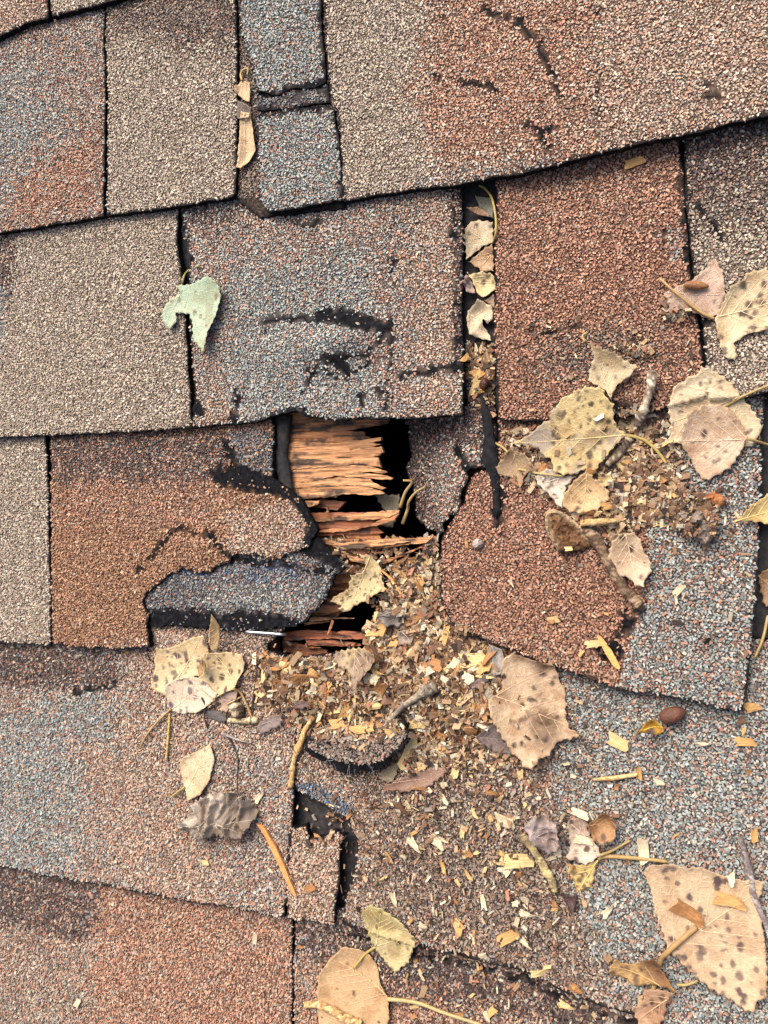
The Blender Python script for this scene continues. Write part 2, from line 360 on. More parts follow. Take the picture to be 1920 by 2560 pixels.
shingle('F', [(644, 1420), (830, 1400), (960, 1330), (1000, 1300), (2000, 1420), (2100, 2420), (1800, 2345), (1500, 2240), (1360, 2191), (1245, 2156), (1130, 2100), (1010, 2068), (905, 2049), (800, 2012), (738, 1996), (748, 1940), (760, 1900), (770, 1850), (771, 1815), (762, 1800), (750, 1768), (720, 1755), (698, 1735), (660, 1718), (636, 1706), (638, 1600)], 'D', 'etan',
        [('blue', 'F', [(1210, 1400), (2000, 1400), (2100, 2400), (1500, 2260), (1300, 2120), (1240, 1950), (1190, 1750)], 40), ('dtan', 'F', [(760, 1640), (1050, 1650), (1230, 1900), (1300, 2120), (1130, 2100), (900, 2040), (860, 1900)], 90),
         ('mix', 'F', [(640, 1640), (760, 1700), (760, 1790), (700, 1740), (640, 1710)], 10), ('vivid', 'F', [(640, 1690), (680, 1690), (760, 1740), (750, 1765), (700, 1735), (640, 1706)], 6)],
        bare=[('F', [(738, 1996), (800, 2012), (905, 2049), (1010, 2068), (1130, 2100), (1245, 2156), (1360, 2191), (1500, 2240)], 3.5)], thin=.04, label='broad blue-grey shingle spread with chips at the lower right')
# under layer seen in the slot of the top course
shingle('F', [(500, -60), (716, -60), (748, 444), (740, 452), (560, 470), (505, 427)], 'A', 'dtan', dz=-.0035, thick=.002)
# row C: lower layers first
def z_slope(x, y):
    n0 = at(N('F', [(850, 1000), (1040, 1000)]), 0.0); x0, x1 = n0[0, 0], n0[1, 0]
    u = np.clip((x - x0) / (x1 - x0), 0, 1); u = u * u * (3 - 2 * u)
    return course('C', -.002)(x, y) * u + (-.016) * (1 - u) + (fbm(x * 90, y * 90, 3, 3) - .5) * .003
shingle('F', [(1003, 780), (1029, 790), (1048, 850), (1072, 905), (1076, 985), (1060, 1010), (1024, 1020), (1008, 1050), (1000, 1085), (975, 1115), (950, 1158), (930, 1150), (908, 1132), (895, 1100), (892, 1060), (884, 1010), (880, 950), (878, 870), (1003, 870)], 'C', 'dark',  # dark palette holds both dirt and the shade under the overhang
        [('mix', 'F', [(930, 960), (1040, 960), (1030, 1120), (930, 1150)], 25)], zf=z_slope, thick=.002, thin=.03, edge=.0028, bare=[('h7', [(60, 1820), (170, 1940)], 8), ('h7', [(160, 2080), (100, 2130)], 7)],
        label='dirty shingle strip coloured darker for shade, sagging into the dark of the hole')
shingle('t5', [(600, 300), (640, 470), (700, 485), (1000, 500), (1245, 495), (1160, 570), (1150, 620), (1110, 690), (1060, 690), (640, 640)], 'C', 'dtan', [('otan', 't5', [(640, 500), (1200, 500), (1100, 680), (640, 640)], 20)], dz=-.0055, thick=.002, thin=.05)
shingle('t5', [(600, 250), (1000, 60), (1320, 60), (1390, 130), (1440, 160), (1505, 215), (1482, 250), (1446, 285), (1424, 350), (1372, 420), (1310, 472), (1244, 497), (1120, 505), (1000, 515), (900, 500), (760, 492), (640, 488), (610, 400)], 'C', 'dblue',
        [('vivid', 't5', [(760, 225), (1270, 215), (1290, 300), (760, 290)], 20), ('blue', 't5', [(900, 300), (1400, 300), (1300, 440), (900, 430)], 40)],
        bare=[('P', 't5', [(630, 425), (800, 412), (1000, 440), (1060, 420), (1200, 440), (1290, 470), (1240, 500), (640, 492)], 5), ('P', 't5', [(1330, 110), (1400, 125), (1490, 205), (1470, 250), (1330, 185), (1290, 170)], 8), ('t5', [(1000, 205), (1200, 225), (1440, 270)], 5)],
        dz=-.0022, thick=.0025, edge=.0018, label='dark blue-grey under layer laid bare by the tear')
shingle('F', [(-400, 880), (60, 900), (100, 900), (102, 1000), (108, 1200), (110, 1393), (60, 1391), (0, 1388), (-400, 1375)], 'C', 'tan', label='narrow tan shingle beside the torn brown tab')
shingle('t5', [(226, -760), (1000, -700), (1190, -640), (1182, -450), (1178, -349), (1172, -249), (1183, -150), (1222, -112), (1262, -92), (1306, -48), (1345, 40), (1362, 80), (1335, 145), (1270, 180), (1180, 202), (1080, 190), (1000, 188), (996, 215), (900, 252), (842, 266), (790, 240), (742, 262), (690, 310), (632, 350), (620, 385), (642, 440), (638, 520), (652, 592), (500, 590), (350, 585), (226, 572), (222, 300), (216, 0)], 'C', 'brown',
        [('dark', 'F', [(112, 940), (490, 930), (490, 1010), (430, 1045), (280, 1050), (115, 1040)], 14), ('orange', 'F', [(112, 1040), (430, 1030), (470, 1060), (460, 1140), (115, 1120)], 50), ('otan', 't5', [(960, 0), (1400, -80), (1400, 220), (990, 190)], 14), ('dblue', 'F', [(490, 930), (600, 930), (620, 1050), (520, 1010), (495, 990)], 8),
         ('otan', 't5', [(640, 540), (652, 600), (400, 595)], 30)],
        bare=[('t5', [(600, 265), (650, 210), (690, 150), (740, 80), (790, 70), (850, 95), (910, 90)], 3.2), ('t5', [(910, 100), (960, 150), (1000, 190)], 3.2), ('P', 't3', [(915, 930), (960, 900), (1040, 900), (1150, 950), (1230, 1000), (1330, 1050), (1330, 1106), (1270, 1060), (1160, 1025), (1050, 1015), (970, 1000), (925, 975)], 8),
              ('P', 't5', [(1262, -92), (1306, -48), (1375, 60), (1345, 150), (1318, 140), (1325, 60), (1270, -40), (1200, -90)], 5), ('t3', [(975, 790), (990, 840), (1010, 880)], 6)],
        bumps=[bump_at('t5', 880, 150, .02, .012, .0025)], edge=.0016, label='brown torn tab with a ragged broken edge beside the hole')
shingle('F', [(1026, 1020), (1010, 1050), (1003, 1085), (985, 1112), (956, 1160), (946, 1230), (953, 1300), (985, 1358), (1050, 1385), (1115, 1407), (1190, 1440), (1260, 1465), (1335, 1490), (1400, 1497), (1480, 1512), (1560, 1532), (1604, 1536), (1613, 1490), (1621, 1440), (1630, 1330), (1640, 1160), (1646, 1000), (1652, 860), (1640, 780), (1075, 830), (1078, 985), (1050, 1015)], 'C', 'red',
        [('blue', 'F', [(1440, 700), (1700, 700), (1660, 1500), (1600, 1560), (1336, 1500), (1362, 1370), (1388, 1310), (1400, 1250), (1400, 1100), (1440, 1000)], 5), ('orange', 'F', [(960, 1330), (1200, 1400), (1340, 1450), (1340, 1500), (950, 1400)], 25)],
        bare=[('P', 'F', [(1285, 1385), (1310, 1378), (1340, 1390), (1350, 1410), (1335, 1430), (1300, 1425), (1286, 1405)], 4), ('P', 'F', [(1350, 1330), (1385, 1320), (1360, 1372), (1325, 1382)], 9), ('h7', [(330, 2050), (345, 2212), (350, 2260)], 7), ('F', [(1068, 1105), (1075, 1140)], 5)],
        thin=.02, label='red shingle with a blue-grey right half beside the hole')
# row B
shingle('F', [(-400, 480), (0, 470), (380, 420), (386, 455), (384, 520), (392, 600), (402, 700), (408, 800), (415, 925), (300, 932), (200, 936), (100, 941), (0, 945), (-400, 960)], 'B', 'tan',
        [('dark', 'F', [(-400, 500), (38, 505), (30, 600), (12, 680), (-400, 700)], 12), ('blue', 'F', [(-400, 620), (20, 620), (5, 780), (-400, 800)], 10)], label='plain tan shingle under the pale green leaf')
shingle('F', [(392, 400), (740, 380), (980, 360), (998, 380), (1000, 500), (999, 700), (1001, 897), (900, 905), (800, 904), (720, 908), (660, 900), (640, 888), (600, 896), (560, 912), (418, 923), (416, 880), (424, 850), (412, 740), (406, 640), (410, 560), (392, 500)], 'B', 'blue',
        [('otan', 'F', [(850, 400), (1010, 400), (1010, 910), (850, 910)], 22), ('mix', 'F', [(800, 400), (900, 400), (900, 910), (800, 910)], 25), ('dark', 'F', [(390, 430), (560, 440), (520, 510), (400, 530)], 22), ('mix', 'F', [(420, 480), (850, 430), (850, 560), (420, 560)], 40), ('otan', 'F', [(415, 800), (500, 830), (510, 930), (415, 930)], 25), ('mix', 'F', [(420, 500), (500, 560), (480, 850), (420, 850)], 30),
         ('dark', 'F', [(982, 400), (1003, 400), (1003, 780), (984, 780)], 3)],
        bare=[('P', 'F', [(690, 672), (730, 662), (770, 675), (842, 700), (838, 718), (780, 712), (720, 700), (670, 692)], 5), ('F', [(585, 690), (640, 690), (700, 684)], 4), ('F', [(580, 690), (570, 720)], 2), ('P', 'F', [(695, 768), (740, 765), (755, 800), (745, 810), (720, 790), (690, 785)], 5), ('F', [(660, 805), (690, 780), (720, 770), (790, 768), (842, 715)], 2.6), ('F', [(846, 420), (845, 520)], .8), ('F', [(844, 680), (844, 740), (838, 820), (832, 890)], 1.6), ('F', [(858, 812), (880, 808), (905, 800), (930, 802), (970, 795), (1003, 788)], 5),
              ('F', [(514, 845), (512, 870), (506, 910)], 4), ('F', [(784, 850), (786, 895)], 3.2), ('P', 'F', [(600, 890), (650, 878), (668, 885), (660, 902), (590, 908)], 4), ('F', [(392, 470), (400, 540), (408, 560)], 6), ('F', [(412, 660), (420, 720)], 6), ('F', [(425, 870), (432, 890)], 6), ('F', [(620, 470), (660, 490), (690, 480)], 4), ('F', [(820, 840), (830, 870)], 3), ('F', [(975, 410), (982, 560), (984, 780)], 2.5), ('F', [(650, 850), (672, 815), (700, 800), (720, 812), (748, 808), (790, 790), (838, 770)], 2.4), ('F', [(845, 560), (850, 620)], 3), ('F', [(740, 760), (752, 785), (748, 815)], 3.5), ('F', [(560, 700), (600, 695)], 2.5), ('F', [(835, 700), (846, 740)], 4)],
        bumps=[bump_at('F', 700, 750, .03, .012, .004), bump_at('F', 760, 730, .02, .008, .002), bump_at('F', 800, 890, .06, .02, .002)], label='cracked blue-grey shingle overhanging the hole')
shingle('F', [(1072, 300), (1070, 500), (1068, 700), (1075, 907), (1130, 910), (1180, 912), (1300, 906), (1400, 890), (1527, 858), (1511, 700), (1489, 560), (1477, 420), (1464, 230)], 'B', 'red',
        [('dtan', 'F', [(1150, 740), (1420, 700), (1420, 800), (1200, 830)], 60), ('mix', 'F', [(1440, 500), (1470, 470), (1478, 560), (1450, 570)], 8), ('orange', 'F', [(1075, 340), (1460, 290), (1470, 500), (1080, 520)], 70)],
        bare=[('F', [(1462, 380), (1478, 480), (1490, 600)], 2.5), ('F', [(1430, 500), (1440, 530)], 3), ('F', [(1175, 722), (1250, 705)], 3), ('F', [(1310, 880), (1370, 878)], 8)], thin=.03, label='rusty red shingle right of the leaf-filled slot')
shingle('F', [(1470, 200), (1900, 120), (2000, 820), (1800, 832), (1659, 846), (1600, 862), (1532, 862), (1515, 700), (1493, 560), (1481, 420)], 'B', 'tan',
        [('dark', 'F', [(1460, 260), (1659, 240), (1900, 200), (1900, 380), (1659, 400), (1560, 430), (1480, 450)], 26), ('dtan', 'F', [(1470, 400), (1900, 360), (1900, 520), (1480, 520)], 70)], bare=[('F', [(1530, 470), (1560, 520)], 4), ('F', [(1500, 440), (1520, 470)], 4), ('F', [(1515, 600), (1530, 700)], 4)], thin=.03, label='dark-topped tan shingle at the right edge under the leaves')
# row A
shingle('F', [(-400, 60), (0, 40), (250, -40), (228, 0), (226, 80), (228, 250), (224, 466), (150, 480), (0, 503), (-400, 560)], 'A', 'mix',
        [('blue', 'F', [(-400, 130), (80, 130), (140, 280), (60, 420), (-400, 440)], 50), ('orange', 'F', [(100, 330), (228, 260), (226, 470), (0, 500), (0, 440)], 45), ('dark', 'F', [(-400, 60), (100, 40), (100, 70), (-400, 130)], 10)], label='blue-grey and orange shingle at the upper left')
shingle('F', [(230, -60), (510, -60), (512, 100), (512, 250), (508, 424), (420, 440), (300, 457), (230, 467), (233, 250), (229, 80)], 'A', 'tan',
        [('dark', 'F', [(225, -20), (512, -60), (512, 60), (420, 95), (300, 60), (225, 20)], 18), ('dtan', 'F', [(225, -10), (512, -10), (512, 140), (225, 70)], 45)], label='tan shingle with a dark top beside the thin leaf-filled slot')
shingle('F', [(524, -60), (696, -60), (694, 60), (700, 120), (704, 176), (690, 186), (660, 192), (640, 190), (600, 205), (556, 196), (548, 150), (532, 120), (518, 60)], 'A', 'blue', thick=.0035, bare=[('F', [(600, 203), (640, 190), (704, 178)], 6), ('F', [(696, -20), (694, 60), (704, 170)], 3)], label='blue-grey upper half of the snapped tab')
shingle('F', [(553, 250), (580, 248), (620, 236), (650, 232), (700, 228), (722, 236), (732, 300), (738, 380), (741, 426), (738, 432), (640, 452), (580, 460), (563, 442), (558, 350)], 'A', 'blue', bare=[('F', [(555, 248), (620, 238), (722, 232)], 6), ('F', [(724, 236), (736, 330)], 4), ('F', [(738, 400), (740, 428)], 5)], bumps=[bump_at('F', 640, 440, .03, .03, .002)], label='blue-grey lower half of the snapped tab slipped down')
shingle('t1', [(1110, 400), (1160, 420), (1215, 400), (1300, 380), (1420, 360), (1425, 440), (1350, 450), (1270, 470), (1110, 480)], 'A', 'dblue', dz=-.0015, thick=.002, thin=.13)
shingle('F', [(700, -60), (2000, -300), (2000, 160), (1659, 247), (1560, 272), (1470, 293), (1380, 310), (1290, 333), (1190, 360), (1090, 382), (1000, 396), (900, 410), (800, 424), (744, 434), (740, 380), (736, 300), (728, 238), (712, 200), (706, 100)], 'A', 'tan',
        [('orange', 'F', [(930, -60), (1290, -60), (1290, 330), (1190, 360), (960, 360), (900, 200)], 45), ('otan', 'F', [(1280, -60), (2000, -60), (2000, 300), (1290, 330)], 45), ('otan', 'F', [(1290, 0), (1400, 0), (1380, 320), (1290, 330)], 20), ('mix', 'F', [(860, 390), (1190, 330), (1200, 360), (860, 420)], 12)],
        bare=[('t2', [(440, 45), (500, 70), (560, 90), (610, 120), (650, 170), (690, 230), (700, 290), (740, 330)], 5), ('t2', [(590, 95), (640, 150)], 6), ('t2', [(735, 370), (765, 420)], 3.5), ('t2', [(205, 325), (235, 340)], 3), ('t2', [(330, 350), (400, 365), (480, 385)], 4.5), ('t2', [(620, 540), (680, 560), (740, 550)], 3.5), ('t2', [(670, 580), (710, 640), (720, 690)], 4), ('t2', [(1390, 420), (1440, 425)], 6), ('t2', [(928, 30), (926, 300), (922, 660)], 1.1), ('t2', [(250, 75), (275, 85)], 3), ('t2', [(1390, 340), (1420, 380)], 3)],
        bumps=[bump_at('t2', 700, 240, .03, .05, .003), bump_at('F', 1400, 300, .10, .045, .006)], label='large tan and orange shingle across the top with dark fissures')
# row above
shingle('F', [(-400, -100), (104, -100), (104, 38), (60, 50), (0, 78), (-400, 250)], 'Z', 'otan')
shingle('F', [(111, -100), (600, -200), (400, -50), (250, 0), (112, 36)], 'Z', 'tan')

# ---- roof > decking, underlayment, shingles (> granules)
HOLE = on(N('F', [(600, 880), (700, 860), (1000, 860), (1048, 870), (1052, 1000), (1000, 1090), (958, 1150), (955, 1200), (900, 1300), (850, 1420), (720, 1425), (590, 1420), (560, 1300), (600, 1150), (590, 1000)]), lambda x, y: 0 * x)[:, :2]
roof = top('roof', None, (0, 0, 0), 'weathered asphalt shingle roof with a rotted hole in its decking', None, None, 'structure')
LO, HI = (-.75, -.62), (.75, .62)
def sheet_with_hole(hole, z, thick):
    """rectangle with a hole, split in four pieces round the hole and joined"""
    outer = np.array([(LO[0], LO[1]), (HI[0], LO[1]), (HI[0], HI[1]), (LO[0], HI[1])]); n = len(hole)
    P = [Vector(map(float, q)) for q in outer] + [Vector(map(float, q)) for q in hole]
    v, e, f, *_ = delaunay_2d_cdt(P, [(4 + i, 4 + (i + 1) % n) for i in range(n)], [[0, 1, 2, 3]], 1, 1e-7)
    v = np.array([(a.x, a.y) for a in v]); f = [q for q in f if not inside(*v[list(q)].mean(0).reshape(2, 1), hole)[0]]
    k = len(v); fs = [q if np.cross(np.r_[v[q[1]] - v[q[0]], 0], np.r_[v[q[2]] - v[q[0]], 0])[2] > 0 else q[::-1] for q in map(tuple, f)]
    ec = {(q[i], q[(i + 1) % 3]) for q in fs for i in range(3)}
    faces = fs + [tuple(k + i for i in q[::-1]) for q in fs] + [(b, a, k + a, k + b) for a, b in ec if (b, a) not in ec]
    return np.vstack([np.column_stack([v, np.full(k, z)]), np.column_stack([v, np.full(k, z - thick)])]), faces
v, f = sheet_with_hole(rough(HOLE, .003, .0015, 5), -0.001, 0.012)
decking = child('decking', pmesh('decking', v, f, M['deckwood']), roof)
big = HOLE.mean(0) + (HOLE - HOLE.mean(0)) * 1.06
v, f = sheet_with_hole(rough(big, .003, .0012, 9), 0.0005, 0.0012)
child('underlayment', pmesh('underlayment', v, f, M['felt_grey']), roof)
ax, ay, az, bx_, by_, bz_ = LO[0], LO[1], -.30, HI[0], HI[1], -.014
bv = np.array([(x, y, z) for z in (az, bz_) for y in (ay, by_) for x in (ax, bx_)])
child('attic_dark_box', pmesh('attic_dark_box', bv, [(0, 1, 3, 2), (0, 4, 5, 1), (1, 5, 7, 3), (3, 7, 6, 2), (2, 6, 4, 0)], M['attic_dark_box']), roof)  # closed dark box added under the decking to keep stray light out
def rafter(x):
    a = np.array([(x + dx, y, z) for z in (-.15, -.0135) for y in (LO[1] + .01, HI[1] - .01) for dx in (-.019, .019)])
    child('rafter', pmesh('rafter', a, [(0, 1, 3, 2), (0, 4, 5, 1), (1, 5, 7, 3), (3, 7, 6, 2), (2, 6, 4, 0), (4, 6, 7, 5)], M['deckwood']), roof)
for x_ in (-.345, .062, .468): rafter(x_)

FRAME = np.array([(-60, -60), (1980, -60), (1980, 2620), (-60, 2620)], float)
def granules(xy, zf, cols, rmin, rmax, k, lift):
    n = len(xy); r = rng.uniform(rmin, rmax, n) * rng.choice([1, 1, .8, 1.2], n)
    ang = (np.arange(k)[None] + rng.uniform(-.33, .33, (n, k))) * 2 * math.pi / k + rng.uniform(0, 6.28, (n, 1))
    rr = r[:, None] * rng.uniform(.78, 1.12, (n, k)); x = np.cos(ang) * rr; y = np.sin(ang) * rr
    st = rng.uniform(1.0, 1.55, (n, 1)); th = rng.uniform(0, 3.14, (n, 1)); c, s = np.cos(th), np.sin(th)
    u = (x * c + y * s) * st; v_ = (-x * s + y * c) / st ** .5; x, y = u * c - v_ * s, u * s + v_ * c
    hz = r * rng.uniform(.4, .95, n) + lift; tp = rng.uniform(.55, .86, (n, 1))
    e = 1e-4; z0 = zf(xy[:, 0], xy[:, 1]); gx = (zf(xy[:, 0] + e, xy[:, 1]) - z0) / e; gy = (zf(xy[:, 0], xy[:, 1] + e) - z0) / e
    tx, ty = rng.normal(0, .22, (n, 1)), rng.normal(0, .22, (n, 1))
    ox, oy = rng.uniform(-.18, .18, (n, 1)) * r[:, None], rng.uniform(-.18, .18, (n, 1)) * r[:, None]
    X = np.concatenate([x, x * tp + ox], 1); Y = np.concatenate([y, y * tp + oy], 1)
    Z = np.concatenate([np.full((n, k), -.0004), np.broadcast_to(hz[:, None], (n, k))], 1) + X * tx + Y * ty
    vs = np.stack([xy[:, :1] + X, xy[:, 1:] + Y, z0[:, None] + Z + X * gx[:, None] + Y * gy[:, None]], 2).reshape(-1, 3)
    i = np.arange(k); j = (i + 1) % k
    pat = np.concatenate([np.stack([i, j, k + j, k + i], 1).ravel(), k + i]); cnt = np.array([4] * k + [k])
    loops = (pat[None] + (np.arange(n) * 2 * k)[:, None]).ravel()
    return vs, np.tile(cnt, n), loops, np.repeat(cols, 2 * k, 0)
def bare_mask(x, y, n, specs):
    m = np.zeros(len(x), bool); jit = (fbm(x * 330, y * 330, 77, 4) - .5) * 2.6
    zig = [(fbm(x * 420, y * 420, 91, 2) - .5) * 22, (fbm(x * 420, y * 420, 92, 2) - .5) * 22]
    for sp in specs:
        if sp[0] == 'P':
            poly = N(sp[1], sp[2]); q = n + jit[:, None] * sp[3] * 2.2
            m |= inside(q[:, 0], q[:, 1], poly) | (dseg(n[:, 0], n[:, 1], poly) < 2 * np.clip(1 + jit, 0, 3))
        else:
            line = N(sp[0], sp[1]); wd = sp[2] * 1.8 * np.clip(1 + jit * 1.1, .45, 3)
            m |= dseg(n[:, 0] + zig[0], n[:, 1] + zig[1], line, False) < wd
    return m
def build_shingle(idx, s):
    poly, zf = s['poly'], s['zf']
    v, f, nt_ = slab(poly, zf, s['thick'], 0.0036)
    n = proj(v)
    edge_ = (dseg(v[:, 0], v[:, 1], poly) < .0012) | (np.arange(len(v)) >= nt_)          # cut edges and bald patches are bare asphalt
    d = np.where(edge_ | bare_mask(v[:, 0], v[:, 1], n, s['bare']), 0, 1.0); cb = np.tile(PALA[s['base']][0].mean(0), (len(v), 1))
    for name, vw, zp, soft in s['zones']: cb[inside(n[:, 0], n[:, 1], N(vw, zp))] = PALA[name][0].mean(0)
    ob = child('shingle', pmesh('shingle', v, f, M['asphalt'], cb * np.where(inside(n[:, 0], n[:, 1], FRAME), .2, .42)[:, None], d), roof, label=s['label'])
    V_, C_, L_, K_ = [], [], [], []; off = 0
    for step, rmin, rmax, k, lift, j in ((.00152, .00064, .00112, 4, .0, .32), (.00170, .00040, .00066, 3, -.00005, .5)):
        lo, hi = poly.min(0), poly.max(0)
        c0 = at(np.array([(-60, -60), (1980, -60), (1980, 2620), (-60, 2620)]), 0)[:, :2]
        lo = np.maximum(lo, c0.min(0)); hi = np.minimum(hi, c0.max(0))
        if (hi <= lo).any(): continue
        xs = np.arange(lo[0], hi[0], step); ys = np.arange(lo[1], hi[1], step * .866)
        gx, gy = np.meshgrid(xs, ys); gx = gx + (np.arange(len(ys)) % 2)[:, None] * step / 2
        x = gx.ravel() + rng.uniform(-j, j, gx.size) * step; y = gy.ravel() + rng.uniform(-j, j, gx.size) * step
        m = inside(x, y, poly); x, y = x[m], y[m]
        p = np.stack([x, y, zf(x, y)], 1); n = proj(p)
        m = inside(n[:, 0], n[:, 1], FRAME)
        m &= ~(dseg(x, y, poly) < .0010 * rng.uniform(.2, 1.3, len(x)))
        for t in SH[idx + 1:]:                      # nothing under the shingles that lie on this one
            a = inside(x, y, t['raw'])
            if a.any():
                q = np.where(a)[0]; a[q] = dseg(x[q], y[q], t['raw']) > .011
                m &= ~a
        m &= ~bare_mask(x, y, n, s['bare']) | (rng.random(len(x)) < .035)
        if s['thin']: m &= fbm(x * 200, y * 200, idx, 3) > s['thin'] * 2.6 + .08
        m &= rng.random(len(x)) > .02
        x, y, n = x[m], y[m], n[m]
        if not len(x): continue
        cols = pick(s['base'], len(x))
        for name, vw, zp, soft in s['zones']:
            wob = np.stack([fbm(x * 60, y * 60, 5, 2) - .5, fbm(x * 60, y * 60, 55, 2) - .5], 1) * soft * 2.2
            q = n + rng.normal(0, soft * .7, n.shape) + wob
            a = inside(q[:, 0], q[:, 1], N(vw, zp)); a &= rng.random(len(a)) < .86; cols[a] = pick(name, int(a.sum()))
        if k == 4: cols = cols * .8
        vs, ct, lp, cc = granules(np.stack([x, y], 1), zf, cols, rmin, rmax, k, lift)
        V_.append(vs); C_.append(ct); L_.append(lp + off); K_.append(cc); off += len(vs)
    if V_:
        child('granules', raw_mesh('granules', np.vstack(V_), np.concatenate(C_), np.concatenate(L_), M['granule'], np.vstack(K_)), ob, 'stuff')
    return off
def far_field():
    c = at(np.array([(0, 0), (1920, 0), (1920, 2560), (0, 2560)]), .006); keys = ['Z', 'A', 'B', 'C', 'D', 'E']; slope, y0 = np.polyfit(range(6), [BUTT[k][1] for k in keys], 1)
    pal = ['tan', 'mix', 'orange', 'blue', 'brown', 'red', 'etan']
    for row in range(-3, 9):
        yb = y0 + slope * row; outside = yb > .30 or yb + E_ < -.34
        for i in range(-3, 3):
            xa = i * .26 + (row % 3) * .085; xb = xa + .258; xa, xb = max(xa, LO[0] + .01), min(xb, HI[0] - .01)
            if not outside:
                if xa > -.30 and xb < .225: continue
                if xa < -.30 < xb: xb = -.30
                if xa < .225 < xb: xa = .225
            ya, yc = max(yb, LO[1] + .01), min(yb + E_ * 1.25, HI[1] - .01)
            if xb - xa < .03 or yc - ya < .03: continue
            p = rough(np.array([(xa, ya), (xb, ya), (xb, yc), (xa, yc)]), .006, .0006, row * 9 + i); f_ = lambda x, y: 2 * T - T * (y - yb) / E_ - .0024
            v, f, k = slab(p, f_, .0036, None); pa = pal[(row * 5 + i * 3) % 7]
            child('shingle', pmesh('shingle', v, f, M['asphalt'], np.tile(PALA[pa][0].mean(0) * .42, (len(v), 1)), (np.arange(len(v)) < k) * 1.0), roof)
far_field()
tot = 0
for i_, s_ in enumerate(SH): tot += build_shingle(i_, s_)
print('granule verts', tot)

# ---- split wood of the decking in the hole: decking > splinter
WOODC = {'pale': (204, 146, 94), 'mid': (184, 122, 74), 'dark': (136, 84, 54), 'red': (156, 92, 58), 'deep': (96, 60, 40)}
def splinter(view, pts, z, thick, c, tilt=(0, 0), s=0, name='splinter', wavy=.0012):
    n = N(view, pts); p = on(n, lambda x, y: 0 * x + z)[:, :2]; ctr = p.mean(0)
    p = rough(p, .0012, .00055, s)
    def zf(x, y): return z + (x - ctr[0]) * tilt[0] + (y - ctr[1]) * tilt[1] + (fbm(x * 30 + s, y * 420, s, 3) - .5) * 2 * wavy + (vn(x * 25, y * 25, s) - .5) * wavy
    v, f, nt_ = slab(p, zf, thick, .0015); base = lin(WOODC[c], .76); base = base * .94 + base.mean() * .06
    g = fbm(v[:, 0] * 45 + s, v[:, 1] * 800, s + 9, 3); k = (.5 + .85 * g)[:, None]
    stain = np.clip((fbm(v[:, 0] * 70, v[:, 1] * 420, s + 31, 4) - .55) * 9, 0, .9)[:, None]
    col = base * k * (1 - stain) + np.array([.02, .016, .014]) * stain
    child(name, pmesh(name, v, f, M['wood'], col), decking)
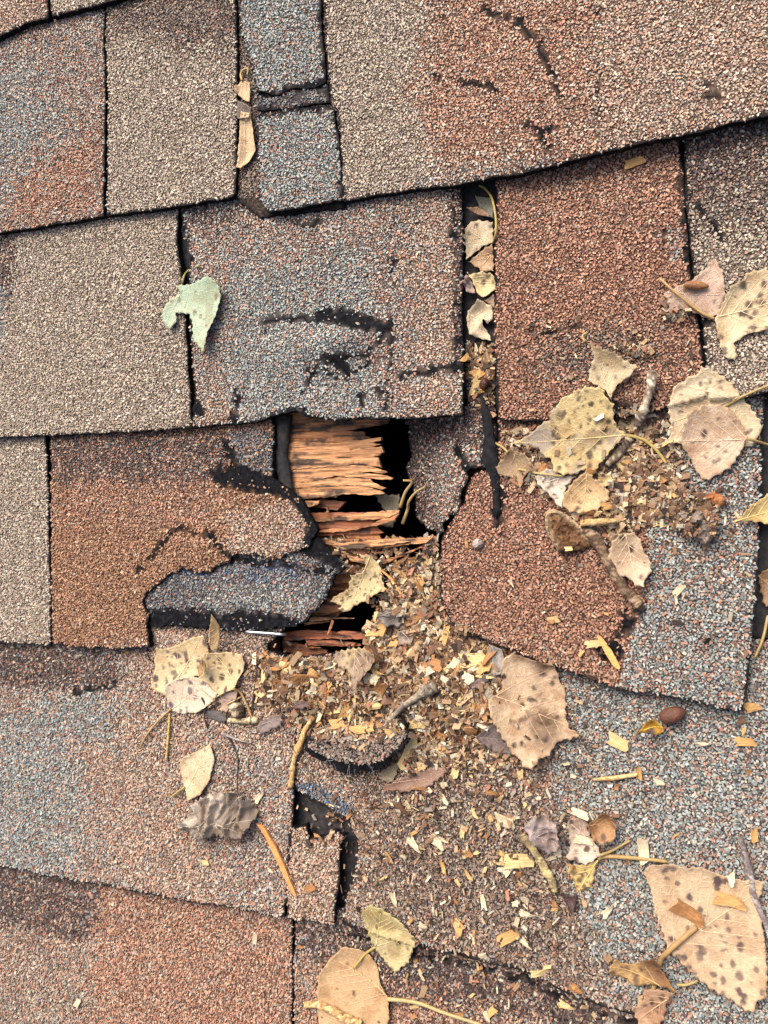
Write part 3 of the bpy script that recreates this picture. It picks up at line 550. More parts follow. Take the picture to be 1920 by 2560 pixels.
W = [
 ('h2', [(520, -20), (1060, -40), (1090, 80), (1000, 230), (860, 480), (700, 700), (480, 720), (560, 400)], -.0085, .003, 'mid', (0, 0)),
 ('h1', [(360, 850), (700, 880), (780, 810), (560, 790), (380, 800)], -.008, .003, 'dark', (0, 0)),
 ('h1', [(430, 900), (1060, 900), (1010, 1010), (1100, 1080), (480, 1110)], -.006, .002, 'red', (0, 0)),
 ('h1', [(250, 40), (1150, 40), (1130, 128), (780, 200), (250, 205)], -.004, .003, 'mid', (.0, 0)),
 ('h1', [(250, 198), (780, 200), (930, 210), (940, 240), (990, 255), (760, 295), (250, 305)], -.0036, .003, 'mid', (0, 0)),
 ('h1', [(250, 300), (760, 298), (1080, 255), (1075, 280), (980, 300), (1075, 312), (960, 345), (250, 375)], -.0030, .003, 'pale', (.01, .02)),
 ('h1', [(250, 372), (960, 347), (1080, 330), (1100, 380), (1060, 412), (250, 455)], -.0032, .003, 'pale', (.0, .03)),
 ('h1', [(250, 455), (980, 415), (1060, 425), (1092, 520), (900, 488), (250, 535)], -.0028, .0025, 'pale', (.02, -.02)),
 ('h1', [(250, 537), (700, 497), (960, 492), (1130, 553), (1100, 562), (1000, 545), (250, 612)], -.0030, .0025, 'pale', (.01, .04)),
 ('h1', [(250, 612), (900, 547), (1184, 605), (1170, 617), (1070, 612), (700, 592), (250, 668)], -.0026, .0025, 'pale', (.02, .0)),
 ('h1', [(250, 668), (700, 597), (990, 605), (1012, 640), (1134, 690), (1100, 707), (900, 668), (260, 700)], -.0024, .0022, 'pale', (.02, -.03)),
 ('h1', [(250, 700), (900, 672), (1080, 712), (1117, 738), (1090, 750), (800, 738), (380, 790), (330, 760), (270, 745)], -.0022, .0022, 'pale', (.02, .02)),
 ('h1', [(380, 765), (700, 760), (690, 772), (390, 792)], -.003, .0015, 'pale', (0, 0)),
 ('h1', [(390, 802), (545, 800), (530, 838), (430, 852)], -.0035, .002, 'pale', (.02, 0)),
 ('h1', [(480, 962), (720, 925), (1245, 880), (1242, 905), (1100, 958), (700, 975), (480, 990)], -.0035, .002, 'pale', (.03, 0)),
 ('h1', [(490, 1052), (900, 1030), (1150, 942), (1242, 910), (1200, 968), (1050, 1022), (760, 1062), (510, 1085)], -.0040, .002, 'mid', (.03, 0)),
 ('h2', [(540, 15), (700, 62), (1200, 25), (1530, 13), (1480, 55), (1000, 112), (740, 125), (600, 55)], -.0025, .0025, 'pale', (.04, 0)),
 ('h2', [(690, 90), (1180, 50), (1330, 45), (1010, 95), (720, 112)], -.0005, .0016, 'pale', (.04, .05)),
 ('h2', [(690, 140), (960, 215), (940, 240), (720, 190)], -.003, .002, 'pale', (.02, 0)),
 ('h2', [(1030, 140), (1222, 100), (1200, 138), (1060, 157)], -.0045, .002, 'mid', (.02, 0)),
 ('h2', [(1080, 222), (1260, 150), (1425, 85), (1442, 100), (1270, 175), (1100, 237)], -.002, .0016, 'mid', (.03, 0)),
 ('h2', [(1260, 212), (1400, 200), (1465, 178), (1462, 203), (1300, 232)], -.003, .0016, 'red', (0, 0)),
 ('h2', [(1330, 215), (1550, 225), (1545, 238), (1340, 232)], -.004, .0014, 'mid', (0, 0)),
 ('h2', [(650, 300), (960, 288), (955, 308), (700, 330)], -.004, .002, 'pale', (0, 0)),
 ('h2', [(640, 380), (830, 350), (900, 372), (820, 400), (640, 420)], -.0045, .002, 'mid', (0, 0)),
 ('h2', [(640, 440), (850, 452), (840, 470), (640, 480)], -.004, .002, 'mid', (0, 0)),
 ('h2', [(540, 560), (660, 540), (800, 612), (720, 645), (560, 690), (480, 690)], -.006, .0025, 'mid', (0, 0)),
 ('h2', [(460, 705), (700, 698), (850, 706), (846, 718), (620, 728), (460, 735)], -.0035, .0016, 'pale', (0, 0)),
 ('h2', [(400, 742), (640, 740), (560, 757), (420, 775)], -.005, .0016, 'pale', (0, 0)),
 ('h2', [(240, 835), (420, 812), (620, 822), (800, 830), (1052, 852), (1000, 885), (620, 892), (440, 890), (240, 905)], -.004, .0030, 'red', (0, 0)),
 ('h2', [(420, 895), (680, 905), (900, 935), (905, 950), (640, 950), (440, 940)], -.005, .002, 'red', (0, 0)),
 ('h2', [(430, 957), (556, 966), (440, 978)], -.005, .0016, 'mid', (0, 0)),
 ('h2', [(230, 900), (440, 945), (610, 985), (600, 1050), (230, 1010)], -.008, .003, 'dark', (0, 0)),
 ('h2', [(655, 730), (668, 735), (622, 862), (612, 858)], .0, .0009, 'mid', (0, 0)),
 ('h1', [(610, 845), (625, 850), (630, 900), (590, 905), (615, 895)], -.003, .0009, 'mid', (0, 0)),
]
for i_, (vw, pt, z, th, c, tl) in enumerate(W): splinter(vw, pt, z, th, c, tl, 40 + i_ * 3)

# felt: the rolled edge left of the wood and the strip right of the hole
def path3(view, pts, zz):
    n = N(view, pts); zz = np.broadcast_to(np.asarray(zz, float), (len(n),)); return np.vstack([at(n[i:i + 1], zz[i]) for i in range(len(n))])
v, f = tube(spline(path3('h1', [(230, 60), (225, 180), (212, 320), (205, 420), (235, 560), (268, 720), (285, 800)], -.0005), 5), [.0056 * q for q in np.interp(np.linspace(0, 1, 31), [0, .3, .36, .45, .8, 1], [1.05, 1.05, .9, 1, .75, .5])], 16, .12, 3, .6)
child('felt_roll', pmesh('felt_roll', v, f, M['felt_grey'], smooth_=True), roof, label='dark grey roll of felt pressed up beside the split wood')
p = on(N('h7', [(185, 1395), (215, 1420), (290, 1580), (300, 1700), (335, 1850), (345, 1980), (338, 2212), (318, 2250), (300, 2180), (270, 1960), (215, 1860), (240, 1750), (222, 1500)]), course('C', .0008))[:, :2]
v, f, _ = slab(rough(p, .002, .0008, 2), lambda x, y: course('C', .0016)(x, y) + (fbm(x * 70, y * 70, 4, 2) - .5) * .003, .002, .004)
child('felt_strip', pmesh('felt_strip', v, f, M['felt'], smooth_=True), roof, label='black felt strip hanging in the slot right of the hole')

# ------------------------------------------------------------------ what lies on the roof rests on this
MARK = []; LEAFP = []                        # landmarks for the chips' labels; outlines of the leaves
LAY = []                                     # (poly, zf) of leaves, mounds ... already laid
class Raster:
    def __init__(self, lo, hi, c, fn):
        self.lo, self.c = np.array(lo), c; nx, ny = [max(2, int(math.ceil((b - a) / c)) + 1) for a, b in zip(lo, hi)]
        gx, gy = np.meshgrid(lo[0] + np.arange(nx) * c, lo[1] + np.arange(ny) * c); self.z = fn(gx.ravel(), gy.ravel()).reshape(ny, nx)
    def __call__(self, x, y):
        i = np.clip(np.rint((np.asarray(x) - self.lo[0]) / self.c).astype(int), 0, self.z.shape[1] - 1); j = np.clip(np.rint((np.asarray(y) - self.lo[1]) / self.c).astype(int), 0, self.z.shape[0] - 1)
        return self.z[j, i]
def zbase(x, y):
    z = zsh(x, y, default=-.9)
    return np.where(z < -.5, np.where(inside(x, y, HOLE), -.006, .0006), z)
ZB = Raster((-.34, -.38), (.34, .40), .0008, zbase)
def surf(x, y):
    z = ZB(x, y) + .0011
    for poly, zf in LAY:
        m = inside(x, y, poly)
        if m.any(): z[m] = np.maximum(z[m], zf(x[m], y[m]) + .0003)
    return z
def px2w(n, lift=0.0):
    n = np.atleast_2d(n); p = at(n, .007)
    for _ in range(4): p = at(n, surf(p[:, 0], p[:, 1]) + lift)
    return p

# mounds of dirt and crumbs
def mound(view, pts, peaks, label, s):
    n = N(view, pts); p = at(n, .008)[:, :2]; p = rough(smooth(p, 1), .003, .003, s); G = []
    for vw, x, y, sx, sy, h in peaks:
        c = at(N(vw, [(x, y)]), .008)[0]; G.append((c[0], c[1], sx, sy, h))
    def zf(x, y):
        b = course('C', -.006)(x, y); b2 = zsh(x, y, default=-9); b = np.where(b2 > -1, np.minimum(np.maximum(b, b2 - .001), b2 + .006), b)
        h = 0
        for cx, cy, sx, sy, hh in G: h = np.maximum(h, hh * np.exp(-((x - cx) / sx) ** 2 - ((y - cy) / sy) ** 2))
        return b + h + (fbm(x * 130, y * 130, s, 4) - .5) * .006
    v, f, k = slab(p, zf, .012, .0022)
    q = fbm(v[:, 0] * 150, v[:, 1] * 150, s + 3, 4)[:, None]
    col = lin((74, 50, 34), .8) * (1 - q) + lin((150, 108, 68), .8) * q
    o = top('dirt', pmesh('dirt', v - np.r_[p.mean(0), 0], f, M['dirt'], col), (*p.mean(0), 0), label, 'dirt', None, 'stuff')
    LAY.append((p, Raster(p.min(0), p.max(0), .001, zf))); return p
MP = mound('F', [(555, 1410), (620, 1420), (690, 1425), (760, 1420), (800, 1380), (800, 1330), (840, 1270), (835, 1215), (890, 1195), (945, 1175), (950, 1300), (985, 1362), (1060, 1395), (1160, 1440), (1215, 1530), (1180, 1640), (1080, 1660), (980, 1650), (900, 1690), (860, 1620), (640, 1560), (560, 1510), (530, 1450)],
           [('F', 900, 1480, .055, .022, .009), ('F', 640, 1450, .02, .016, .005), ('F', 1060, 1540, .04, .02, .007)], 'dark dirt heaped with crumbs below the splintered hole', 3)
MR = mound('F', [(1085, 945), (1110, 915), (1190, 905), (1300, 890), (1400, 860), (1440, 900), (1470, 960), (1470, 1020), (1540, 1070), (1570, 1110), (1530, 1160), (1420, 1120), (1370, 1140), (1300, 1170), (1200, 1080), (1120, 1050)],
           [('F', 1340, 1000, .04, .025, .005), ('F', 1300, 930, .02, .02, .005)], 'dirt caught under the yellow leaf and twigs right of the hole', 8)

# torn scrap of shingle lying curled on the heap
def flap():
    pts = [(430, 780), (420, 700), (470, 600), (700, 560), (1000, 560), (1200, 540), (1270, 560), (1300, 720), (1265, 800), (1190, 850), (1150, 940), (1010, 1030), (900, 1015), (780, 1045), (640, 1020), (590, 950), (450, 900), (400, 830)]
    n = N('h4', pts); band = at(N('h4', [(430, 790), (560, 845), (700, 905), (880, 930), (1010, 930), (1200, 850), (1290, 760)]), .020)[:, :2]
    p = at(n, .020)[:, :2]; ctr = p.mean(0); p = rough(p, .0016, .0019, 6)
    topo = np.vstack([band, at(N('h4', [(1400, 300), (300, 300)]), .020)[:, :2]])
    def zf(x, y):
        ins = inside(x, y, topo); d = dseg(x, y, band, False)
        return course('D')(x, y) + .002 + np.where(ins, .0100 + np.clip(.004 - d, 0, .004) * .25, .0108 - np.clip(d / .011, 0, 1) * .0085) + (fbm(x * 100, y * 100, 12, 3) - .5) * .002 - np.where(ins, np.clip((d - .01) * .35, 0, .01), 0)
    v, f, k = slab(p, zf, .0035, .0025); org = (*ctr, .012)
    o = top('shingle_scrap', pmesh('shingle_scrap', v - np.array(org), f, M['felt'], None), org, 'torn scrap of shingle with a frayed black edge on the debris heap', 'shingle scrap')
    lo, hi = p.min(0), p.max(0); x = rng.uniform(lo[0], hi[0], 2600); y = rng.uniform(lo[1], hi[1], 2600)
    m = inside(x, y, p) & inside(x, y, topo) & (dseg(x, y, p) > .0015); x, y = x[m], y[m]
    vs, ct, lp, cc = granules(np.stack([x, y], 1), zf, pick('dtan', len(x)) * .8, .0006, .0011, 4, 0)
    child('granules', raw_mesh('granules', vs - np.array(org), ct, lp, M['granule'], cc), o, 'stuff')
    V_, F_ = [], []; off = 0                           # frayed glass fibres
    for i in range(26):
        t = rng.random() * (len(p) - 1); a = p[int(t)]
        if not (~inside(a[:1], a[1:], topo)[0]): continue
        z = float(zf(a[:1], a[1:])[0]); d = (a - ctr) / np.linalg.norm(a - ctr); q = np.array([*a, z]); L = rng.uniform(.002, .006)
        back = rng.uniform(.2, 1) * .009; q[:2] -= d * back; q[2] = float(zf(q[:1], q[1:2])[0]) + .0004
        e = q + np.array([d[0] * L + rng.normal(0, .002), d[1] * L + rng.normal(0, .001), rng.uniform(-.001, .0015)])
        mid = (q + e) / 2 + rng.normal(0, .0007, 3); v2, f2 = tube([q, mid, e], .00009, 3)
        V_.append(v2); F_ += [tuple(off + j for j in g) for g in f2]; off += len(v2)
    vv = np.vstack(V_); child('frayed_fibres', pmesh('frayed_fibres', vv - np.array(org), F_, M['vein'], np.tile(lin((150, 150, 150), .8), (len(vv), 1))), o, 'stuff')
    LAY.append((p, zf)); LEAFP.append(at(N('h4', [(1330, 640), (1300, 800), (1200, 900), (1010, 1060), (640, 1040), (400, 840), (420, 720), (600, 720), (760, 800), (950, 800), (1100, 720)]), .020)[:, :2])
flap()

# ------------------------------------------------------------------ leaves
def leaf(view, pts, label, c=(214, 190, 150), c2=None, spots=0, spotc=(112, 86, 74), lift=.0006, cup=.002, tilt=(0, 0), amp=.0016, freq=38, ser=.0010, stem=None, stemc=(206, 176, 100), rib=None, s=0, srad=(.0006, .0012), stemr=.0006, group=None, name='leaf', cat='leaf', blotch=.35, step=.00105, ridge=0.0, sm=0, rest=True, z0=None, stemlift=.0014, fold=0.0):
    n = N(view, pts); p = px2w(n, lift)[:, :2] if z0 is None else at(n, z0)[:, :2]
    if sm: p = smooth(p, sm)
    q = resample(p, .0007); e = np.roll(q, -1, 0) - np.roll(q, 1, 0); nr = np.stack([e[:, 1], -e[:, 0]], 1) / (np.linalg.norm(e, axis=1)[:, None] + 1e-12)
    L = np.cumsum(np.r_[0, np.linalg.norm(np.diff(q, axis=0), axis=1)])
    q = q + nr * (ser * np.abs(np.sin(L / .0044 * math.pi + 2 * vn(L * 90, L * 0, s))) * (0.4 + vn(L * 70, L * 0 + 3, s)) + (vn(L * 500, L * 0 + 9, s) - .5) * .0003)[:, None]
    ctr = p.mean(0); Rr = np.linalg.norm(p - ctr, axis=1).max()
    pts_in = gridpts(q, step, step * .5)
    if z0 is None:
        sz = surf(pts_in[:, 0], pts_in[:, 1]); A = np.column_stack([pts_in, np.ones(len(pts_in))]); pl = np.linalg.lstsq(A, sz, rcond=None)[0]
    else: pl = np.array([0, 0, z0])
    if rib is None: rib = (pts[0], pts[len(pts) // 2])
    rw = at(N(view, rib), z0 if z0 is not None else .01)[:, :2]; rd = (rw[-1] - rw[0]) / np.linalg.norm(rw[-1] - rw[0])
    def zf(x, y):
        ux, uy = (x - ctr[0]) / Rr, (y - ctr[1]) / Rr
        dm = np.abs((x - rw[0][0]) * -rd[1] + (y - rw[0][1]) * rd[0])
        z = pl[0] * x + pl[1] * y + pl[2] + lift + cup * (ux * ux + uy * uy) + tilt[0] * ux + tilt[1] * uy + (fbm(x * freq, y * freq, s, 3) - .5) * 2 * amp + dm * fold
        z = z + np.clip(1 - dseg(x, y, p) / .007, 0, 1) ** 2 * .0042 * (vn(x * 55, y * 55, s + 77) - .25)
        if ridge:
            rx = x + (vn(x * 70, y * 70, s + 1) - .5) * .012; ry = y + (vn(x * 70, y * 70, s + 2) - .5) * .012
            z = z + ridge * ((1 - np.abs(2 * vn(rx * freq, ry * freq * .6, s + 40) - 1)) + .5 * (1 - np.abs(2 * vn(rx * freq * 2.3, ry * freq * 1.7, s + 41) - 1)) - .8)
        if rest and z0 is None: z = np.maximum(z, surf0(x, y) + .0004)
        return z
    nl = len(LAY)
    def surf0(x, y):
        zz = ZB(x, y) + .0009
        for poly, zq in LAY[:nl]:
            m = inside(x, y, poly)
            if m.any(): zz[m] = np.maximum(zz[m], zq(x[m], y[m]))
        return zz
    v, f = triangulate(q, pts_in); x, y = v[:, 0], v[:, 1]
    z = zf(x, y); k = len(v); fs = []; ec = set()
    for t in f:
        a, b, d = v[t[0]], v[t[1]], v[t[2]]
        if (b[0] - a[0]) * (d[1] - a[1]) - (b[1] - a[1]) * (d[0] - a[0]) < 0: t = t[::-1]
        fs.append(t); ec |= {(t[0], t[1]), (t[1], t[2]), (t[2], t[0])}
    faces = fs + [tuple(k + i for i in t[::-1]) for t in fs] + [(b, a, k + a, k + b) for a, b in ec if (b, a) not in ec]
    V3 = np.vstack([np.column_stack([v, z]), np.column_stack([v, z - .00016])])
    c = lin(c, .56); c = c * .95 + c.mean() * .05; c2 = lin(c2, .6) if c2 is not None else c * .7
    bl = np.clip((fbm(x * 55, y * 55, s + 3, 4) - .45) * 3.2 * (blotch / .35), 0, 1)[:, None] * min(1, blotch * 2.2)
    col = c * (1 - bl) + c2 * bl
    ed = np.clip(1 - dseg(x, y, p) / .0022, 0, 1)[:, None] * .22; col = col * (1 - ed) + col * np.array([.72, .58, .45]) * ed
    st2 = np.clip((fbm(x * 130, y * 130, s + 13, 4) - .5) * 4, 0, .7)[:, None] * (.45 + blotch); col = col * (1 - st2) + col * np.array([.62, .5, .4]) * st2
    r2 = np.random.default_rng(s + 100); sc = lin(spotc, .30)
    if spots:
        si = r2.choice(len(pts_in), min(spots, len(pts_in)), replace=False)
        for i in si:
            sx_, sy_ = pts_in[i]
            rad = max(r2.uniform(*srad) * r2.choice([1, 1, 1.5]), .00075 if srad[1] > .001 else 0); st = r2.uniform(.6, 1.5); dx, dy = x - sx_, (y - sy_) * st; d = np.hypot(dx, dy) * (1 + .4 * (vn(x * 500, y * 500, s) - .5))
            wgt = np.clip((rad - d) / .0006 + .5, 0, 1)[:, None] * r2.uniform(.7, 1.0); col = col * (1 - wgt) + sc * wgt
    C3 = np.vstack([col, col * .92]); org = np.array([*ctr, float(pl[0] * ctr[0] + pl[1] * ctr[1] + pl[2])])
    o = top(name, None, org, label, cat, group); child('blade', pmesh('blade', V3 - org, faces, M['leaf'], C3, smooth_=True), o)
    # veins
    VV, FF = [], []; off = 0
    rpath = resample(rw, .002, False); keep = inside(rpath[:, 0], rpath[:, 1], q); lines = []
    if keep.sum() > 3: lines.append((rpath[keep], .00034))
    Lr = np.linalg.norm(rw[-1] - rw[0]); sd_ = np.array([-rd[1], rd[0]])
    for u in (.04, .2, .38, .56, .72):
        for sg in (-1, 1):
            a0 = rw[0] + rd * Lr * (u + .03 * sg); ang = .95 if u < .1 else .75; d = rd * math.cos(ang) + sd_ * sg * math.sin(ang); ln = []
            for t in np.arange(0, Lr * .8, .002):
                g = a0 + d * t + rd * t * t * 5.0
                if not inside(g[:1], g[1:], q)[0]: break
                ln.append(g)
            if len(ln) > 4: lines.append((np.array(ln[:-1]), .00021))
    for ln, rr in lines:
        zz = zf(ln[:, 0], ln[:, 1]) + .00006; v2, f2 = tube(np.column_stack([ln, zz]), np.linspace(rr, rr * .4, len(ln)), 5)
        VV.append(v2); FF += [tuple(off + j for j in g) for g in f2]; off += len(v2)
    if VV:
        vv = np.vstack(VV); vc = c * np.array([1.3, 1.3, 1.28]); child('veins', pmesh('veins', vv - org, FF, M['vein'], np.tile(np.minimum(vc, .85), (len(vv), 1)), smooth_=True), o)
    if stem:
        sn = N(stem[0], stem[1]); sp_ = px2w(sn, stemlift); j = inside(sp_[:, 0], sp_[:, 1], q); sp_[j, 2] = zf(sp_[j, 0], sp_[j, 1]) + stemr
        sp_ = spline(sp_, 6); v2, f2 = tube(sp_, np.linspace(stemr * 1.25, stemr, len(sp_)), 7)
        cc = (lin(stemc, .5) * .75 + lin((190, 170, 140), .5) * .25) * np.random.default_rng(s).uniform(.9, 1.1, (len(v2), 1)); child('stem', pmesh('stem', v2 - org, f2, M['vein'], cc, smooth_=True), o)
    LAY.append((q, Raster(q.min(0), q.max(0), .0009, zf))); LEAFP.append(q)
    if z0 is None or z0 > -.01: MARK.append((ctr, label))
    return o

TAN, PALE, YEL, PINK, GREY, MAUVE, BRN = (220, 194, 152), (236, 216, 178), (222, 196, 120), (226, 204, 184), (150, 140, 132), (148, 128, 122), (176, 134, 96)
# slot in the top course
leaf('t1', [(1035, 440), (1060, 450), (1098, 478), (1092, 525), (1038, 525), (1032, 480)], 'grey-brown leaf scrap wedged in the narrow upper slot', (120, 104, 96), s=1, ser=.0002, cup=.001)
leaf('t1', [(1045, 484), (1095, 500), (1102, 560), (1112, 655), (1085, 702), (1045, 735), (1028, 732), (1030, 600), (1032, 520)], 'long tan leaf wedged upright in the narrow upper slot', (222, 190, 146), s=2, ser=.0003, cup=.001, rib=((1060, 490), (1050, 720)))
leaf('t1', [(1050, 350), (1085, 362), (1088, 452), (1060, 440), (1025, 410), (1008, 372)], 'small tan leaf tip with a hooked stem at the narrow upper slot', (216, 180, 136), s=3, ser=.0003, stem=('t1', [(1050, 352), (1040, 322), (1052, 302), (1072, 298), (1068, 325)]), rib=((1050, 352), (1070, 440)))
# green leaf
leaf('t3', [(790, 135), (830, 120), (880, 98), (905, 85), (940, 108), (965, 140), (970, 190), (958, 225), (950, 260), (935, 300), (918, 335), (905, 432), (880, 405), (845, 362), (838, 300), (815, 255), (795, 262), (770, 285), (745, 322), (715, 300), (702, 265), (715, 215), (740, 185), (775, 160)], 'pale green leaf with brown blotches on the tan shingle joint',
     (178, 200, 168), (190, 190, 158), 9, (160, 124, 100), s=4, cup=.005, lift=.0015, stem=('t3', [(792, 140), (790, 105), (808, 68), (860, 42)]), stemc=(196, 190, 90), rib=((792, 138), (898, 410)), blotch=.25, ser=.0009)
# central slot
leaf('h7', [(185, 140), (300, 150), (306, 290), (250, 272), (212, 230)], 'dim grey-green leaf deepest in the slot under the top course', (120, 122, 104), s=5, ser=.0003)  # leaf colour darkened for the shade deep in the slot
leaf('h7', [(128, 222), (200, 212), (272, 255), (284, 288), (200, 262)], 'curled brown leaf edge across the central slot', (160, 122, 90), s=6, ser=.0002, cup=.003)
leaf('h7', [(105, 292), (180, 285), (300, 297), (312, 450), (240, 472), (110, 545), (100, 400)], 'broad tan leaf with a long yellow stem in the central slot', (216, 196, 160), None, 5, s=7, stem=('h7', [(303, 445), (314, 380), (315, 280), (290, 150), (245, 85), (205, 62)]), stemc=(206, 178, 88), rib=((303, 445), (120, 330)))
leaf('h7', [(110, 548), (240, 480), (306, 450), (313, 640), (230, 642), (140, 582)], 'orange-tan leaf in the central slot above the cream one', (210, 172, 130), s=8, spots=3, rib=((300, 455), (160, 620)))
leaf('h7', [(98, 722), (130, 652), (168, 700), (192, 782), (150, 788), (110, 752)], 'pinkish leaf edge under the cream leaf in the central slot', (196, 168, 148), s=9, spots=6, spotc=(130, 106, 110), srad=(.0005, .001))
leaf('h7', [(122, 638), (170, 655), (215, 620), (270, 640), (310, 650), (316, 720), (290, 780), (250, 815), (210, 800), (182, 760), (165, 700)], 'cream yellow leaf in the middle of the central slot', (228, 204, 150), s=10, cup=.003, spots=3, sm=1, rib=((130, 642), (270, 790)))
leaf('h7', [(242, 822), (302, 780), (320, 872), (290, 862)], 'small pinkish leaf tip at the right side of the central slot', (214, 184, 152), s=11, ser=.0001)
leaf('h7', [(135, 900), (180, 850), (210, 820), (250, 840), (300, 870), (311, 950), (270, 985), (240, 958), (235, 985), (280, 1050), (294, 1092), (230, 1085), (150, 1055), (115, 1000), (130, 960)], 'crumpled pale leaf at the lower end of the central slot', (226, 204, 168), (180, 156, 120), s=12, amp=.002, freq=90, ridge=.003, ser=.0004)
# upper right
leaf('t4', [(1200, 165), (1330, 100), (1380, 60), (1422, -2), (1442, 20), (1466, 70), (1476, 170), (1452, 250), (1400, 282), (1350, 255), (1290, 240), (1210, 260), (1225, 215)], 'pink-brown crumpled leaf under the big cream leaf at the right edge', (208, 178, 154), (160, 128, 106), 4, s=13, amp=.003, freq=70)
leaf('t4', [(1425, 270), (1480, 160), (1500, 130), (1540, 110), (1560, 80), (1600, 65), (1720, 62), (1760, 120), (1740, 300), (1650, 325), (1570, 340), (1515, 380), (1530, 430), (1520, 468), (1495, 446), (1475, 452), (1450, 420), (1440, 350)], 'big cream leaf with dark spots cut by the right edge',
     (232, 208, 164), None, 26, s=14, stem=('t4', [(1428, 272), (1380, 250), (1330, 215), (1250, 150), (1190, 95)]), stemc=(212, 168, 92), rib=((1428, 270), (1760, 180)), srad=(.0007, .0014), cup=.004)
leaf('t4', [(868, 370), (950, 400), (1000, 415), (1060, 460), (1107, 480), (1060, 530), (1010, 562), (980, 622), (955, 585), (920, 565), (880, 545), (885, 490), (905, 430)], 'folded grey and yellow leaf above the big yellow leaf', (206, 186, 146), (150, 138, 124), 5, s=15, blotch=.5, cup=.006, lift=.002, stem=('t4', [(868, 372), (858, 345), (880, 330)]), rib=((980, 610), (900, 400)), amp=.002)
leaf('t4', [(1310, 520), (1345, 515), (1370, 475), (1400, 480), (1460, 510), (1510, 550), (1550, 600), (1590, 660), (1630, 710), (1636, 745), (1620, 780), (1590, 830), (1400, 800), (1225, 820), (1230, 720), (1220, 650), (1235, 600), (1250, 560), (1290, 542)], 'big cream leaf lying under the pink-brown one at the right', (234, 210, 170), (206, 178, 136), 18, s=16, stem=('t4', [(1440, 670), (1500, 636), (1560, 602), (1659, 560), (1720, 545)]), rib=((1560, 602), (1240, 720)), cup=.003, blotch=.2, ser=.0009)
leaf('t4', [(1310, 680), (1370, 645), (1440, 640), (1500, 660), (1545, 720), (1572, 790), (1545, 850), (1500, 920), (1460, 945), (1400, 972), (1370, 965), (1340, 920), (1320, 880), (1270, 800), (1290, 730)], 'translucent pink-brown leaf lying on the big cream leaf', (222, 194, 162), (190, 156, 124), 8, s=17, stem=('t4', [(1570, 790), (1600, 798), (1659, 815), (1720, 830)]), stemc=(214, 176, 104), rib=((1570, 792), (1290, 800)), cup=.003, blotch=.5, ser=.0008)
leaf('F', [(1578, 1128), (1600, 1112), (1620, 1092), (1659, 1062), (1720, 1040), (1730, 1130), (1690, 1142), (1640, 1130)], 'yellow leaf point entering at the right edge beside the bark clump', (232, 202, 132), s=18, cup=.004, lift=.004, rib=((1580, 1127), (1720, 1090)))
leaf('F', [(1635, 1240), (1660, 1222), (1720, 1225), (1720, 1312), (1650, 1312), (1640, 1280)], 'brown leaf scrap at the right edge below the yellow point', (190, 150, 110), s=19, stem=('F', [(1659, 1330), (1648, 1380), (1630, 1422)]), amp=.003)
# around the big yellow leaf
leaf('t4', [(480, 912), (510, 880), (530, 840), (560, 835), (610, 850), (640, 880), (646, 930), (612, 950), (600, 1000), (590, 1006), (570, 970), (530, 955), (505, 952)], 'small dull tan leaf left of the big yellow leaf', (182, 154, 118), (150, 118, 84), 0, s=20, stem=('t4', [(540, 850), (510, 825), (480, 808)]), rib=((560, 840), (592, 1000)), cup=.003, ser=.0009)
leaf('t4', [(655, 950), (700, 920), (740, 915), (760, 945), (832, 950), (790, 1000), (772, 1092), (750, 1080), (720, 1040), (690, 1010), (662, 985)], 'whitish leaf below the big yellow leaf', (236, 218, 196), (206, 176, 150), 5, s=21, stem=('t4', [(580, 920), (630, 932), (680, 942), (780, 952)]), stemc=(226, 194, 120), rib=((780, 952), (680, 985)))
leaf('t4', [(915, 930), (960, 935), (1006, 965), (960, 1005), (930, 992)], 'small yellow leaf corner right of the tan round leaf', (232, 206, 146), s=22, spots=3, cup=.004)
leaf('t4', [(880, 920), (905, 950), (950, 985), (975, 1010), (982, 1045), (960, 1080), (930, 1100), (890, 1112), (850, 1116), (800, 1105), (770, 1075), (780, 1020), (820, 970)], 'round tan leaf with two dark marks below the big yellow leaf', (220, 184, 132), None, 7, s=23, rib=((880, 925), (860, 1105)), cup=.003)
leaf('t4', [(558, 815), (640, 765), (690, 718), (715, 700), (705, 685), (730, 652), (748, 640), (755, 620), (790, 602), (815, 598), (820, 582), (850, 576), (872, 560), (900, 570), (930, 552), (955, 580), (970, 620), (998, 640), (1000, 700), (1012, 740), (1056, 776), (1000, 830), (940, 900), (905, 956), (870, 925), (830, 950), (770, 950), (730, 935), (720, 880), (690, 870), (670, 840), (630, 826)], 'big yellow leaf with grey mould patches right of the hole',
     (224, 198, 138), (170, 154, 134), 44, (96, 78, 62), s=24, stem=('t4', [(1045, 775), (1085, 782), (1130, 798), (1180, 842), (1220, 897)]), stemc=(214, 188, 90), rib=((1054, 776), (580, 812)), blotch=.6, cup=.004, lift=.003, srad=(.0005, .0013), stemr=.0008, fold=.04)
